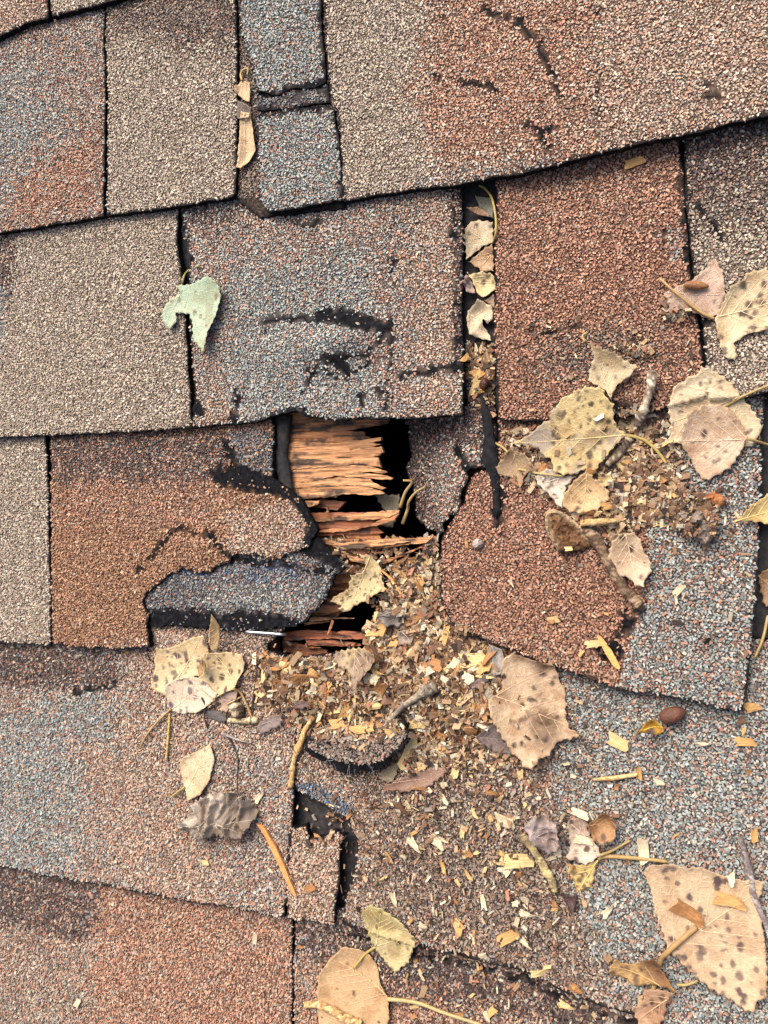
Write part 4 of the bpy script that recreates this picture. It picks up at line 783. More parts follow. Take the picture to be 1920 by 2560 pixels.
# in the hole
leaf('h2', [(880, 150), (1010, 150), (1090, 230), (1115, 310), (1120, 390), (1162, 470), (1060, 495), (1020, 522), (940, 570), (860, 610), (800, 660), (750, 655), (720, 620), (745, 600), (660, 560), (680, 520), (800, 450), (830, 330), (950, 290), (960, 220)], 'yellow speckled leaf lying on the split wood in the hole', (228, 202, 148), (190, 168, 130), 40, (70, 60, 52), s=25, srad=(.0003, .0009), z0=.0005, cup=.003, rib=((1010, 160), (800, 640)), lift=0)
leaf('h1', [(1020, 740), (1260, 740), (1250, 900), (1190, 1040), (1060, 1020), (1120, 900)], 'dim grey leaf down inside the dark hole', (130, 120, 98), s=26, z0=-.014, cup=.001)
for i_, pt in enumerate(([(1270, 625), (1345, 640), (1290, 730), (1245, 860)], [(1462, 680), (1380, 730), (1320, 810), (1310, 880), (1265, 1000)])):
    q_ = spline(path3('h1', pt, [.0, -.002, -.004, -.008][:len(pt)] + [-.009] * (len(pt) - 4)), 6); v, f = tube(q_, np.linspace(.0006, .0011, len(q_)), 6); o_ = q_.mean(0)
    top('stalk', pmesh('stalk', v - o_, f, M['vein'], np.tile(lin((176, 148, 96), .7), (len(v), 1)), smooth_=True), o_, ['short hooked leaf stem rising from the dark hole', 'longer curved leaf stem rising from the dark hole'][i_], 'stalk')
# on the heap
leaf('h2', [(1050, 700), (1100, 650), (1150, 620), (1220, 640), (1300, 700), (1240, 795), (1120, 772)], 'crumpled grey leaf at the lip of the hole', (160, 148, 138), (96, 86, 80), s=27, amp=.002, freq=120, ridge=.005, step=.0008, lift=.004, cup=-.002)
leaf('h2', [(1225, 812), (1335, 808), (1372, 870), (1350, 945), (1290, 935), (1232, 955), (1215, 880)], 'flat mauve-tan leaf scrap on the heap by the hole', (190, 166, 146), s=28, spots=3, ser=.0006)
leaf('h4', [(850, -97), (950, -90), (1060, -30), (1072, 10), (1040, 80), (980, 140), (940, 190), (905, 240), (882, 292), (860, 250), (830, 200), (790, 140), (730, 110), (690, 60), (668, 20), (690, -30), (760, -75)], 'pointed tan leaf hanging tip down on top of the heap', (206, 180, 132), (152, 130, 110), 30, (100, 84, 70), s=29, blotch=.5, srad=(.0003, .0007), cup=.004, lift=.0035, rib=((850, -90), (880, 285)))
leaf('h5', [(310, 832), (400, 742), (500, 700), (560, 860), (655, 995), (500, 985), (380, 905)], 'grey mauve leaf half under the big mouldy leaf', (140, 122, 114), s=30, amp=.002)
leaf('h5', [(430, 20), (550, 70), (562, 150), (545, 285), (470, 302), (450, 150)], 'grey leaf shard above the big mouldy leaf', (168, 158, 148), s=31, ser=.0002)
leaf('h5', [(550, 150), (600, 110), (640, 90), (800, 150), (985, 215), (1030, 290), (1040, 360), (1090, 410), (1085, 470), (1105, 560), (1100, 640), (1130, 740), (1245, 805), (1150, 850), (1040, 865), (990, 920), (960, 980), (870, 1005), (850, 1050), (800, 1082), (730, 1060), (690, 1000), (640, 985), (570, 880), (500, 780), (440, 640), (420, 500), (530, 420), (545, 300)], 'big mouldy tan leaf lying on the right side of the heap',
     (216, 184, 146), (140, 112, 86), 16, (84, 66, 56), s=32, blotch=.6, cup=.004, lift=.001, rib=((440, 445), (1235, 800)), ser=.0009, srad=(.0007, .0014))
leaf('h5', [(250, 380), (330, 320), (400, 300), (412, 370), (370, 425), (290, 425)], 'small mauve leaf scrap among the chips of the heap', (168, 146, 136), s=33, amp=.002)
leaf('h4', [(1050, 1010), (1230, 880), (1255, 930), (1185, 1100), (1100, 1090)], 'folded grey-tan leaf under the torn shingle scrap', (150, 132, 104), s=34, cup=.002)
leaf('F', [(828, 1692), (868, 1678), (900, 1662), (985, 1648), (960, 1680), (930, 1700), (880, 1712), (832, 1708)], 'brown-mauve leaf below the torn shingle scrap', (176, 140, 118), s=35, cup=.003)
leaf('h4', [(340, 400), (420, 370), (510, 380), (480, 440), (400, 450), (310, 450)], 'dark mauve leaf scrap in the left part of the heap', (116, 92, 86), s=36, amp=.003, freq=90)
leaf('h8', [(1045, 880), (1080, 832), (1170, 782), (1260, 760), (1292, 810), (1270, 890), (1190, 912), (1120, 952), (1060, 932)], 'flat grey mauve leaf at the left foot of the heap', (158, 140, 130), (110, 94, 88), s=37, amp=.002, freq=90)
# left cluster
leaf('h8', [(590, 755), (680, 745), (790, 770), (802, 832), (720, 852), (640, 822)], 'dark grey leaf under the spotted leaf cluster', (112, 104, 102), s=38, ser=.0002)
leaf('h8', [(690, 620), (800, 570), (900, 560), (890, 640), (800, 760), (720, 750), (740, 680), (640, 720)], 'dull mauve-yellow leaf peeping out under the spotted cluster', (190, 164, 146), (206, 168, 100), 4, s=39)
leaf('h8', [(175, 205), (250, 212), (330, 192), (420, 150), (520, 102), (610, 88), (640, 180), (645, 245), (600, 330), (600, 440), (430, 470), (330, 500), (280, 540), (268, 612), (200, 582), (155, 546), (150, 480), (180, 370), (165, 310), (186, 250)], 'largest cream spotted leaf at the back of the left cluster', (230, 204, 154), None, 36, (134, 112, 108), s=40, ser=.0003, cup=.002, srad=(.0006, .0014), rib=((300, 560), (560, 110)), blotch=.15, step=.001)
leaf('h8', [(640, 238), (720, 242), (800, 235), (870, 245), (930, 260), (952, 330), (940, 400), (902, 480), (880, 546), (780, 592), (690, 642), (590, 560), (562, 450), (620, 400), (620, 280)], 'yellow-tan spotted leaf at the right of the left cluster', (228, 200, 150), None, 22, (110, 84, 62), s=41, ser=.0003, stem=('h8', [(868, 548), (900, 590), (940, 660), (975, 740), (1002, 812)]), stemc=(200, 156, 88), srad=(.0006, .0013), rib=((872, 548), (680, 270)), cup=.003, blotch=.2, step=.001)
leaf('h8', [(260, 520), (330, 480), (400, 442), (460, 457), (540, 455), (600, 500), (660, 560), (705, 600), (690, 660), (640, 700), (580, 742), (530, 770), (460, 765), (420, 776), (350, 770), (300, 756), (270, 720), (280, 650), (265, 600), (250, 560)], 'pale pink front leaf of the left cluster', (236, 212, 182), None, 13, (150, 128, 138), s=42, ser=.0003, stem=('h8', [(300, 735), (230, 800), (150, 885), (80, 980), (30, 1080)]), stemc=(206, 166, 100), srad=(.0007, .0014), rib=((295, 740), (600, 520)), cup=.002, blotch=.12, step=.001)
leaf('t5', [(946, 433), (962, 490), (956, 540), (930, 596), (904, 602), (900, 560), (915, 510)], 'narrow upright tan leaf standing over the left cluster', (214, 182, 128), s=43, ser=.0001, lift=.006, cup=.003, rib=((905, 598), (946, 440)), tilt=(0, .004))
leaf('h8', [(622, 268), (575, 330), (554, 395), (580, 445), (620, 402), (628, 340)], 'curled brown leaf edge in the middle of the left cluster', (186, 150, 104), (150, 116, 80), s=44, ser=.0001, lift=.004, cup=.004)
leaf('F', [(400, 1632), (430, 1620), (456, 1604), (466, 1640), (456, 1682), (436, 1716), (410, 1727), (396, 1692), (388, 1652)], 'cream oblong leaf above the crumpled grey leaf', (234, 212, 172), (200, 166, 124), 12, (190, 160, 130), s=45, ser=.0004, srad=(.0004, .0008), stem=('F', [(400, 1700), (385, 1710), (370, 1722)]), rib=((400, 1715), (452, 1610)))
leaf('t7', [(755, 245), (810, 200), (830, 140), (890, 110), (960, 80), (1040, 100), (1090, 150), (1112, 210), (1080, 262), (1040, 312), (960, 300), (900, 310), (880, 345), (850, 310), (800, 300)], 'crumpled ash-grey dead leaf on the lower left shingle', (196, 182, 164), (136, 120, 104), s=46, amp=.002, freq=130, ridge=.0075, lift=.006, cup=-.003, blotch=.5, ser=.002, step=.0008)
# lower right
leaf('t8', [(600, 250), (650, 200), (700, 198), (750, 230), (762, 310), (772, 340), (720, 372), (670, 350), (640, 310)], 'crumpled mauve leaf beside the pink leaf at the lower right', (176, 158, 152), (122, 106, 100), s=47, amp=.002, freq=140, ridge=.006, step=.0008, lift=.005, cup=-.002, blotch=.5)
leaf('t8', [(875, 230), (930, 190), (950, 160), (990, 200), (1012, 250), (1000, 302), (950, 316), (910, 300)], 'curled brown leaf touching the pink leaf', (182, 138, 92), (110, 80, 60), s=48, cup=.008, lift=.002, spots=2)
leaf('t8', [(795, 405), (870, 412), (932, 388), (916, 450), (905, 522), (880, 525), (860, 536), (830, 542), (820, 490), (790, 450)], 'yellow spotted leaf below the pink leaf', (226, 194, 118), None, 14, s=49, stem=('t8', [(925, 390), (960, 382), (1050, 387), (1140, 395), (1222, 405)]), stemc=(206, 164, 88), stemr=.0009, rib=((925, 392), (840, 530)))
leaf('t8', [(785, 260), (800, 212), (860, 188), (885, 220), (890, 280), (920, 320), (946, 365), (910, 395), (870, 416), (820, 400), (785, 385), (802, 330)], 'pale pink leaf lying over the yellow spotted one', (232, 204, 178), None, 9, s=50, stem=('t8', [(935, 368), (980, 360), (1020, 338), (1062, 314)]), rib=((940, 367), (810, 240)), cup=.005)
leaf('t8', [(1140, 402), (1200, 405), (1250, 400), (1300, 422), (1370, 413), (1420, 437), (1500, 463), (1550, 472), (1600, 466), (1642, 480), (1630, 540), (1612, 575), (1632, 660), (1650, 760), (1662, 900), (1650, 982), (1612, 990), (1592, 1040), (1550, 1030), (1500, 990), (1420, 950), (1340, 890), (1270, 822), (1225, 782), (1200, 700), (1165, 600), (1150, 520), (1118, 440)], 'largest tan leaf with dark spots at the lower right corner',
     (224, 192, 152), (204, 166, 122), 58, (128, 104, 100), s=51, stem=('t8', [(1350, 680), (1228, 778), (1195, 835), (1165, 950), (1128, 1106), (1110, 1180)]), stemc=(196, 150, 84), stemr=.0011, srad=(.0007, .0014), rib=((1228, 780), (1620, 520)), cup=.004, lift=.0012, blotch=.2, ser=.0008, step=.001)
leaf('t8', [(965, 862), (1000, 800), (1030, 832), (1070, 842), (1120, 820), (1170, 798), (1200, 850), (1240, 910), (1276, 940), (1200, 936), (1120, 942), (1080, 947), (1040, 910), (980, 892)], 'ochre folded leaf by the largest leaf at the lower right', (206, 164, 104), (140, 104, 72), 10, s=52, stem=('t8', [(1265, 938), (1310, 936), (1358, 918)]), rib=((1272, 940), (990, 830)), cup=.006, lift=.002, blotch=.5)
leaf('t8', [(1120, 945), (1200, 942), (1268, 946), (1230, 1000), (1216, 1080), (1182, 1102), (1100, 1096), (1064, 1030), (1110, 1010)], 'pinkish leaf under the ochre folded leaf at the bottom', (208, 164, 126), None, 8, s=53, rib=((1260, 948), (1090, 1080)))
leaf('F', [(692, 2100), (715, 2066), (745, 2040), (776, 2045), (800, 2060), (815, 2085), (822, 2120), (843, 2150), (845, 2195), (830, 2240), (780, 2260), (700, 2240), (688, 2180)], 'smooth tan leaf with white veins cut by the bottom edge', (216, 178, 130), (190, 150, 106), 6, s=54, stem=('F', [(838, 2152), (900, 2166), (960, 2188), (1045, 2216)]), stemc=(226, 198, 130), stemr=.0009, rib=((840, 2152), (730, 2080)), sm=0, ser=.0004, cup=.004, blotch=.25)
leaf('F', [(783, 1962), (806, 1940), (835, 1955), (870, 1985), (906, 2030), (892, 2060), (885, 2080), (866, 2095), (855, 2110), (835, 2085), (815, 2055), (800, 2015)], 'green-yellow leaf above the smooth tan leaf at the bottom', (228, 206, 150), (206, 188, 128), 8, (120, 96, 60), s=55, stem=('F', [(812, 2045), (790, 2060), (775, 2078), (764, 2092)]), stemc=(214, 184, 84), rib=((812, 2045), (830, 1960)), cup=.004, blotch=.5)
leaf('t6', [(1100, 937), (1130, 897), (1170, 885), (1205, 918), (1208, 940), (1170, 955), (1130, 945)], 'small bright yellow curled leaf beside the brown nut', (206, 172, 40), (170, 120, 40), 4, s=56, ser=0, lift=.003, cup=.004, stem=('t6', [(1104, 938), (1090, 955), (1082, 988)]), stemc=(150, 106, 60))
leaf('t8', [(765, 530), (800, 545), (838, 540), (832, 575), (818, 620), (790, 580)], 'dark purple leaf scrap under the yellow spotted leaf', (88, 64, 62), s=57, ser=.0002)

# ------------------------------------------------------------------ twigs, bark, straw
def twig(name, view, pts, r, label, c, cat='twig', lift=None, jit=.3, s=0, group=None, knots=True, flat=1.0, z=None):
    rad = np.atleast_1d(np.asarray(r, float)) * .66; n = N(view, pts)
    p = px2w(n, float(rad.max()) * .8 if lift is None else lift) if z is None else at(n, z)
    if len(p) > 2: p[:, 2] = np.polyval(np.polyfit(np.arange(len(p)), p[:, 2], 1 if len(p) < 4 else 2), np.arange(len(p)))
    sp_ = spline(p, 8); rr = np.interp(np.linspace(0, 1, len(sp_)), np.linspace(0, 1, len(rad)), rad)
    r2 = np.random.default_rng(s)
    if knots:
        for _ in range(max(1, len(sp_) // 12)): rr = rr * (1 + .3 * np.exp(-((np.arange(len(sp_)) - r2.integers(1, len(sp_) - 1)) / 1.6) ** 2))
    v, f = tube(sp_, rr, 9, jit, s, flat); o_ = sp_.mean(0); t = np.repeat(np.arange(len(sp_)), 9)
    c = [lin(q, .8) for q in (c if isinstance(c[0], (tuple, list)) else (c,))]
    g = r2.random(len(v)); col = np.array([c[min(int(g_ * len(c)), len(c) - 1)] for g_ in vn(t * .15, g * 3.5, s)])
    o = top(name, pmesh(name, v - o_, f, M['bark'], col * r2.uniform(.8, 1.15, (len(v), 1)), smooth_=True), o_, label, cat, group)
    MARK.append((o_[:2], label)); return o
GB = [(120, 108, 96), (160, 146, 124), (86, 74, 64)]; TB = [(206, 176, 124), (178, 144, 96), (150, 112, 72)]
twig('twig', 'h4', [(495, 530), (430, 640), (390, 740), (335, 880), (312, 1000), (300, 1130)], [.0022, .0025, .0023, .0022, .0024, .0026], 'knotty tan twig standing beside the torn shingle scrap', TB, s=1)
twig('twig', 'h4', [(1555, 255), (1470, 300), (1390, 355), (1280, 430), (1180, 530), (1080, 632)], [.0046, .0042, .0030, .0026, .0020, .0006], 'grey twig with a knobby head lying across the heap', GB, s=2)
twig('twig', 'h8', [(800, 832), (920, 838), (1050, 828)], [.0024, .0026, .0026], 'short pale twig stub below the left leaf cluster', [(220, 204, 168), (190, 168, 128), (110, 88, 64)], s=3)
twig('twig', 'h8', [(750, 945), (850, 990), (995, 1030)], [.0016, .0010, .0006], 'thin grey twig on the shingle left of the heap', [(160, 150, 140), (120, 108, 98)], s=4)
twig('twig', 't4', [(1160, 500), (1150, 570), (1120, 660), (1100, 735)], [.0034, .0032, .0030, .0030], 'upper grey lichened twig beside the cream leaves', [(170, 156, 136), (120, 104, 88), (206, 190, 164)], s=5, lift=.004)
twig('twig', 't4', [(1060, 785), (1020, 845), (965, 905)], [.0028, .0032, .003], 'lower lichened twig poking out under the big yellow leaf', [(196, 178, 146), (130, 110, 90), (96, 84, 72)], s=6)
twig('branch', 't6', [(845, 60), (900, 110), (945, 170), (980, 240), (1035, 320), (1085, 390), (1112, 418)], [.0030, .0040, .0044, .0034, .0034, .0038, .0030], 'rough grey-brown branch running down under the pale toothed leaf', [(130, 106, 84), (96, 76, 60), (170, 146, 116)], s=7, jit=.5)
twig('twig', 't6', [(850, 50), (920, 45), (1012, 38)], [.0026, .0024, .0018], 'tan twig lying crosswise above the rough branch', TB, s=8, lift=.005)
twig('twig', 't8', [(1540, 300), (1562, 380), (1582, 470), (1602, 560), (1660, 700), (1680, 760)], [.0020, .0026, .0026, .0024, .002, .002], 'grey segmented twig over the largest leaf at the right edge', [(150, 138, 132), (120, 108, 104), (176, 166, 156)], s=9)
twig('twig', 't7', [(1320, 1022), (1380, 1030), (1440, 1050), (1500, 1085), (1560, 1110)], [.0024, .003, .0036, .003, .003], 'pale splintered twig across the smooth tan leaf at the bottom', [(224, 190, 132), (180, 140, 96), (140, 108, 80)], s=10)
twig('straw', 't8', [(905, 52), (1000, 42), (1095, 28)], [.0011, .0016, .0017], 'pale straw stick on the blue-grey shingle', [(220, 186, 132), (190, 150, 100)], s=11, cat='straw')
twig('straw', 'h8', [(292, 770), (284, 900), (276, 1010), (262, 1180)], [.0009, .0009, .0010, .0012], 'upright yellow straw below the left leaf cluster', [(210, 180, 110), (190, 156, 88)], s=12, cat='straw', jit=.1)
twig('twig', 'h8', [(570, 632), (585, 700), (600, 800), (618, 900)], [.0008, .0007, .0007, .0006], 'thin black twig leaning on the pale pink leaf', (60, 54, 52), s=13)
twig('twig', 'h8', [(1050, 330), (1040, 450), (1020, 600), (1000, 745)], [.0010, .0010, .0009, .0008], 'thin dark twig at the left end of the heap', (62, 54, 50), s=14)
twig('twig', 'F', [(492, 1588), (512, 1635), (514, 1680), (513, 1722)], [.0007, .0007, .0006, .0005], 'thin dark twig above the crumpled grey leaf', (70, 62, 60), s=15)
twig('twig', 'F', [(806, 622), (822, 642), (838, 662)], [.0004, .0004, .0003], 'hair-thin reddish twig on the cracked blue-grey shingle', (120, 70, 56), s=16)
twig('straw', 't8', [(596, 285), (620, 320), (655, 370), (690, 425), (718, 480), (742, 535)], [.0040, .0034, .0028, .0032, .0028, .0024], 'yellow-grey rolled leaf stalk below the crumpled mauve leaf', [(176, 156, 110), (140, 122, 92), (196, 176, 124)], s=17, cat='stalk', flat=.6)
twig('twig', 'h2', [(1430, 510), (1380, 560), (1340, 650), (1290, 735)], [.0008, .0008, .0007, .0006], 'fine reddish grey stalk beside the crumpled grey leaf', (150, 116, 104), s=18)
twig('straw', 'h8', [(790, 690), (850, 660), (912, 628)], [.0006, .0007, .0006], 'short yellow straw under the spotted cluster', (206, 176, 120), s=19, cat='straw')
twig('straw', 't8', [(1668, 1110), (1640, 1060)], [.0006, .0006], 'tiny straw at the bottom right corner', (190, 160, 120), s=20, cat='straw') if False else None

def lump(name, view, pts, h, label, cols, cat, s, amp=.35, lift=0.0, flat_edge=.25):
    """an irregular solid: outline swept up into a knobby body"""
    n = N(view, pts); p = px2w(n)[:, :2]; p = smooth(p, 1); ctr = p.mean(0); q = resample(p, .0012)
    pin = gridpts(q, .0013, .0006); sz = float(np.median(surf(pin[:, 0], pin[:, 1]))) + lift
    v, f = triangulate(q, pin); d = dseg(v[:, 0], v[:, 1], q); D = max(d.max(), 1e-4)
    z = sz + h * (flat_edge + (1 - flat_edge) * np.sqrt(np.clip(1 - (1 - np.clip(d / D, 0, 1)) ** 2, 0, 1))) + h * amp * (fbm(v[:, 0] * 260, v[:, 1] * 260, s, 4) - .5) * 2.6
    k = len(v); fs = []; ec = set()
    for t in f:
        a, b, c = v[t[0]], v[t[1]], v[t[2]]
        if (b[0] - a[0]) * (c[1] - a[1]) - (b[1] - a[1]) * (c[0] - a[0]) < 0: t = t[::-1]
        fs.append(t); ec |= {(t[0], t[1]), (t[1], t[2]), (t[2], t[0])}
    faces = fs + [tuple(k + i for i in t[::-1]) for t in fs] + [(b, a, k + a, k + b) for a, b in ec if (b, a) not in ec]
    V3 = np.vstack([np.column_stack([v, z]), np.column_stack([ctr + (v - ctr) * .85, np.full(k, sz - .002)])])
    C = [lin(c, .8) for c in cols]; g = np.clip((fbm(v[:, 0] * 120, v[:, 1] * 120, s + 7, 3) - .25) * 2 * len(C), 0, len(C) - 1.001)
    i0 = g.astype(int); fr = (g - i0)[:, None]; C = np.array(C); col = C[i0] * (1 - fr) + C[np.minimum(i0 + 1, len(C) - 1)] * fr
    org = np.array([*ctr, sz]); LAY.append((q, lambda x, y: 0 * x + sz + h * .7))
    return top(name, pmesh(name, V3 - org, faces, M['bark'], np.vstack([col, col]), smooth_=False), org, label, cat)
def bark_chunk():
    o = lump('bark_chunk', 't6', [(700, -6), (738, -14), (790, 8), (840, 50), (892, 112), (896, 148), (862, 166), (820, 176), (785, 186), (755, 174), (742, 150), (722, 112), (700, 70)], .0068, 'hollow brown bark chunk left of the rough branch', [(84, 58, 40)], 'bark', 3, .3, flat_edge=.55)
    me = o.data; k = len(me.vertices); co = np.empty(k * 3, np.float32); me.vertices.foreach_get('co', co); co = co.reshape(-1, 3); loc = np.array((R.inverted() @ o.matrix_world).translation)
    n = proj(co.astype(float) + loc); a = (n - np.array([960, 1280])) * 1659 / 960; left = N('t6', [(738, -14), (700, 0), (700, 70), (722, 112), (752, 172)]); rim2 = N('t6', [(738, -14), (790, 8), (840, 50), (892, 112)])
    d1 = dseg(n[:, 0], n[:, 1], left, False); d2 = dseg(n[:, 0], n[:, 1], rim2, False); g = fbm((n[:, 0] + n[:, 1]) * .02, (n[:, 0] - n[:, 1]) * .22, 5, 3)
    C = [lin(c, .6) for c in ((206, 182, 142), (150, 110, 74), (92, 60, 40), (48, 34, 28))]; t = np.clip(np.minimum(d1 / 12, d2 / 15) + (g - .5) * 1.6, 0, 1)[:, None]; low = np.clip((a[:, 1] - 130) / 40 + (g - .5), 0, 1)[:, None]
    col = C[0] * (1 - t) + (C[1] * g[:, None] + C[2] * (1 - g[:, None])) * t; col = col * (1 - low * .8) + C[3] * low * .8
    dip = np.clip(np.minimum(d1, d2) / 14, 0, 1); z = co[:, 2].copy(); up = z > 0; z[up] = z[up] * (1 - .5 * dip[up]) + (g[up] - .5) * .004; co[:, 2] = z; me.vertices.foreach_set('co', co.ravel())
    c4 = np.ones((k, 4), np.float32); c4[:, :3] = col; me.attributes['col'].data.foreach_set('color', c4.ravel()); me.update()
bark_chunk()
lump('bark_clump', 'F', [(1462, 1118), (1485, 1098), (1520, 1095), (1552, 1110), (1550, 1140), (1538, 1165), (1525, 1182), (1505, 1165), (1485, 1150), (1468, 1140)], .009, 'dark crumbling bark clump on the blue-grey shingle', [(60, 52, 48), (96, 82, 72), (140, 124, 110)], 'bark', 5, .6)
lump('bark_flake', 'h6', [(1050, 985), (1120, 950), (1230, 930), (1300, 1000), (1290, 1060), (1200, 1070), (1120, 1030)], .006, 'orange-brown bark flake above the dark bark clump', [(90, 58, 40), (160, 100, 60), (196, 140, 90)], 'bark', 6, .5)
0 and lump('debris_clump', 't4', [(1190, 230), (1240, 210), (1300, 215), (1338, 250), (1310, 285), (1250, 300), (1215, 298), (1180, 262)], .005, 'crumbly ochre debris clump below the pink-brown leaf', [(90, 66, 44), (170, 130, 80), (214, 176, 110)], 'debris', 7, .8)
0 and lump('lint_clump', 't4', [(990, 400), (1060, 380), (1110, 350), (1160, 370), (1165, 400), (1110, 420), (1095, 450), (1040, 430)], .004, 'thin grey-brown lint clump above the folded leaf', [(120, 96, 78), (160, 132, 106), (110, 84, 70)], 'debris', 8, .9)
lump('bark_crumb', 't6', [(380, 130), (400, 112), (425, 120), (432, 145), (405, 162), (382, 152)], .004, 'small grey bark crumb on the red shingle', [(90, 78, 70), (170, 158, 146)], 'bark', 9, .6)
lump('bark_ball', 'h8', [(820, 690), (880, 665), (940, 700), (955, 760), (920, 810), (850, 808), (815, 760)], .007, 'hollow dark seed husk under the left leaf cluster', [(40, 34, 30), (96, 78, 62), (206, 186, 156)], 'husk', 10, .7)
lump('husk', 'h2', [(915, 800), (960, 745), (1020, 735), (1060, 780), (1050, 830), (980, 840), (930, 830)], .006, 'dark crumbling husk at the lip of the hole', [(44, 36, 30), (110, 84, 64), (190, 160, 124)], 'husk', 11, .7)
def ovoid(name, view, a, b, r, label, c0, c1, s, cat):
    p = px2w(N(view, [a, b]), r * .7); d = p[1] - p[0]; L = np.linalg.norm(d) / 2; ctr = p.mean(0); t = np.linspace(-1, 1, 17)
    path = np.array([ctr + d / 2 * q for q in t]); rr = r * np.sqrt(np.clip(1 - t ** 2, .004, 1)) * (1 - .18 * t); v, f = tube(path, rr, 14, .03, s)
    g = fbm(v[:, 0] * 300, v[:, 1] * 300, s, 3)[:, None]; col = lin(c0, .4) * (1 - g) + lin(c1, .45) * g
    me = pmesh(name, v - ctr, f, M['leaf'], col, smooth_=True); return top(name, me, ctr, label, cat)
ovoid('nut', 't6', (1190, 895), (1305, 858), .0042, 'brown striped nut lying below the blue-grey butt edge', (92, 52, 40), (150, 100, 76), 3, 'nut')
ovoid('bud', 't4', (1296, 122), (1405, 132), .0021, 'brown bud husk on the pink-brown leaf', (130, 78, 44), (206, 148, 96), 4, 'bud')
ovoid('seed', 'h7', (205, 1372), (275, 1365), .0036, 'dark brown seed among the chips in the central slot', (70, 38, 24), (110, 64, 40), 5, 'seed')
leaf('t6', [(985, 120), (1030, 90), (1080, 85), (1110, 115), (1120, 160), (1150, 200), (1160, 255), (1130, 290), (1125, 322), (1085, 320), (1060, 290), (1000, 280), (965, 210), (970, 160)], 'pale toothed leaf lying over the rough branch', (224, 196, 162), (176, 144, 112), 5, (90, 74, 62), s=58, cup=.004, lift=.002, ser=.0011, rib=((1045, 95), (1090, 300)))

# staple
def staple():
    p = path3('t5', [(1065, 517), (1100, 520), (1160, 524), (1215, 529), (1236, 529)], [.0085, .0088, .0088, .0086, .004]); q = np.vstack([p[:1] + [[-.0004, .0003, -.003]], spline(p, 4)])
    v, f = tube(q, .00085, 10); o_ = p.mean(0)
    top('staple', pmesh('staple', v - o_, f, M['steel'], smooth_=True), o_, 'bright steel staple on the torn layers left of the hole', 'staple')
staple()

# ------------------------------------------------------------------ chips
def covered(x, y):
    m = np.zeros(np.shape(x), bool)
    for q in LEAFP: m |= inside(x, y, q)
    return m
def chip_mesh(i):
    r2 = np.random.default_rng(500 + i); L, Wd = r2.uniform(.7, 1.3), r2.uniform(.35, .75); nx, ny = 5, 4; th = r2.uniform(.06, .14); bend = r2.uniform(-.5, .5); tw = r2.uniform(-.4, .4); tp = r2.uniform(.5, 1.0)
    if i % 7 == 6: Wd *= .35
    P = []; rag = r2.uniform(-.16, .16, (2, ny)); sk = r2.uniform(-.35, .35)
    for a in range(nx):
        for b in range(ny):
            u = a / (nx - 1) - .5; w_ = b / (ny - 1) - .5; x = u * L + sk * w_ * Wd
            if a in (0, nx - 1): x += rag[0 if a == 0 else 1][b]
            y = w_ * Wd * (1 + (tp - 1) * (u + .5)) + r2.uniform(-.03, .03); P.append((x, y, bend * (u * u) + tw * u * w_ + r2.uniform(-.02, .02)))
    P = np.array(P); n = len(P); Q = P.copy(); Q[:, 2] -= th; ix = lambda a, b: a * ny + b; F = []
    for a in range(nx - 1):
        for b in range(ny - 1): F += [(ix(a, b), ix(a + 1, b), ix(a + 1, b + 1), ix(a, b + 1)), (n + ix(a, b + 1), n + ix(a + 1, b + 1), n + ix(a + 1, b), n + ix(a, b))]
    bd = [ix(a, 0) for a in range(nx)] + [ix(nx - 1, b) for b in range(1, ny)] + [ix(a, ny - 1) for a in range(nx - 2, -1, -1)] + [ix(0, b) for b in range(ny - 2, 0, -1)]
    for k in range(len(bd)): a, b = bd[k], bd[(k + 1) % len(bd)]; F.append((b, a, n + a, n + b))
    return np.vstack([P, Q]) * .006, F, ('broad' if Wd > .55 else 'narrow' if Wd > .25 else 'sliver-thin'), L
CPROTO = [chip_mesh(i) for i in range(22)]
CH = {c: [pmesh('wood_chip', P, F, M['chip ' + c]) for P, F, _, _ in CPROTO] for c in CHIPC}
CNAMES = list(CHIPC); CW = np.array([.26, .24, .24, .17, .09])
def surf_n(x, y, e=.0018):
    z = surf(np.array([x, x + e, x - e, x, x]), np.array([y, y, y, y + e, y - e]))
    return float(z.max()), np.array([-np.clip((z[1] - z[2]) / 2 / e, -.8, .8), -np.clip((z[3] - z[4]) / 2 / e, -.8, .8), 1.0])
USED = set()
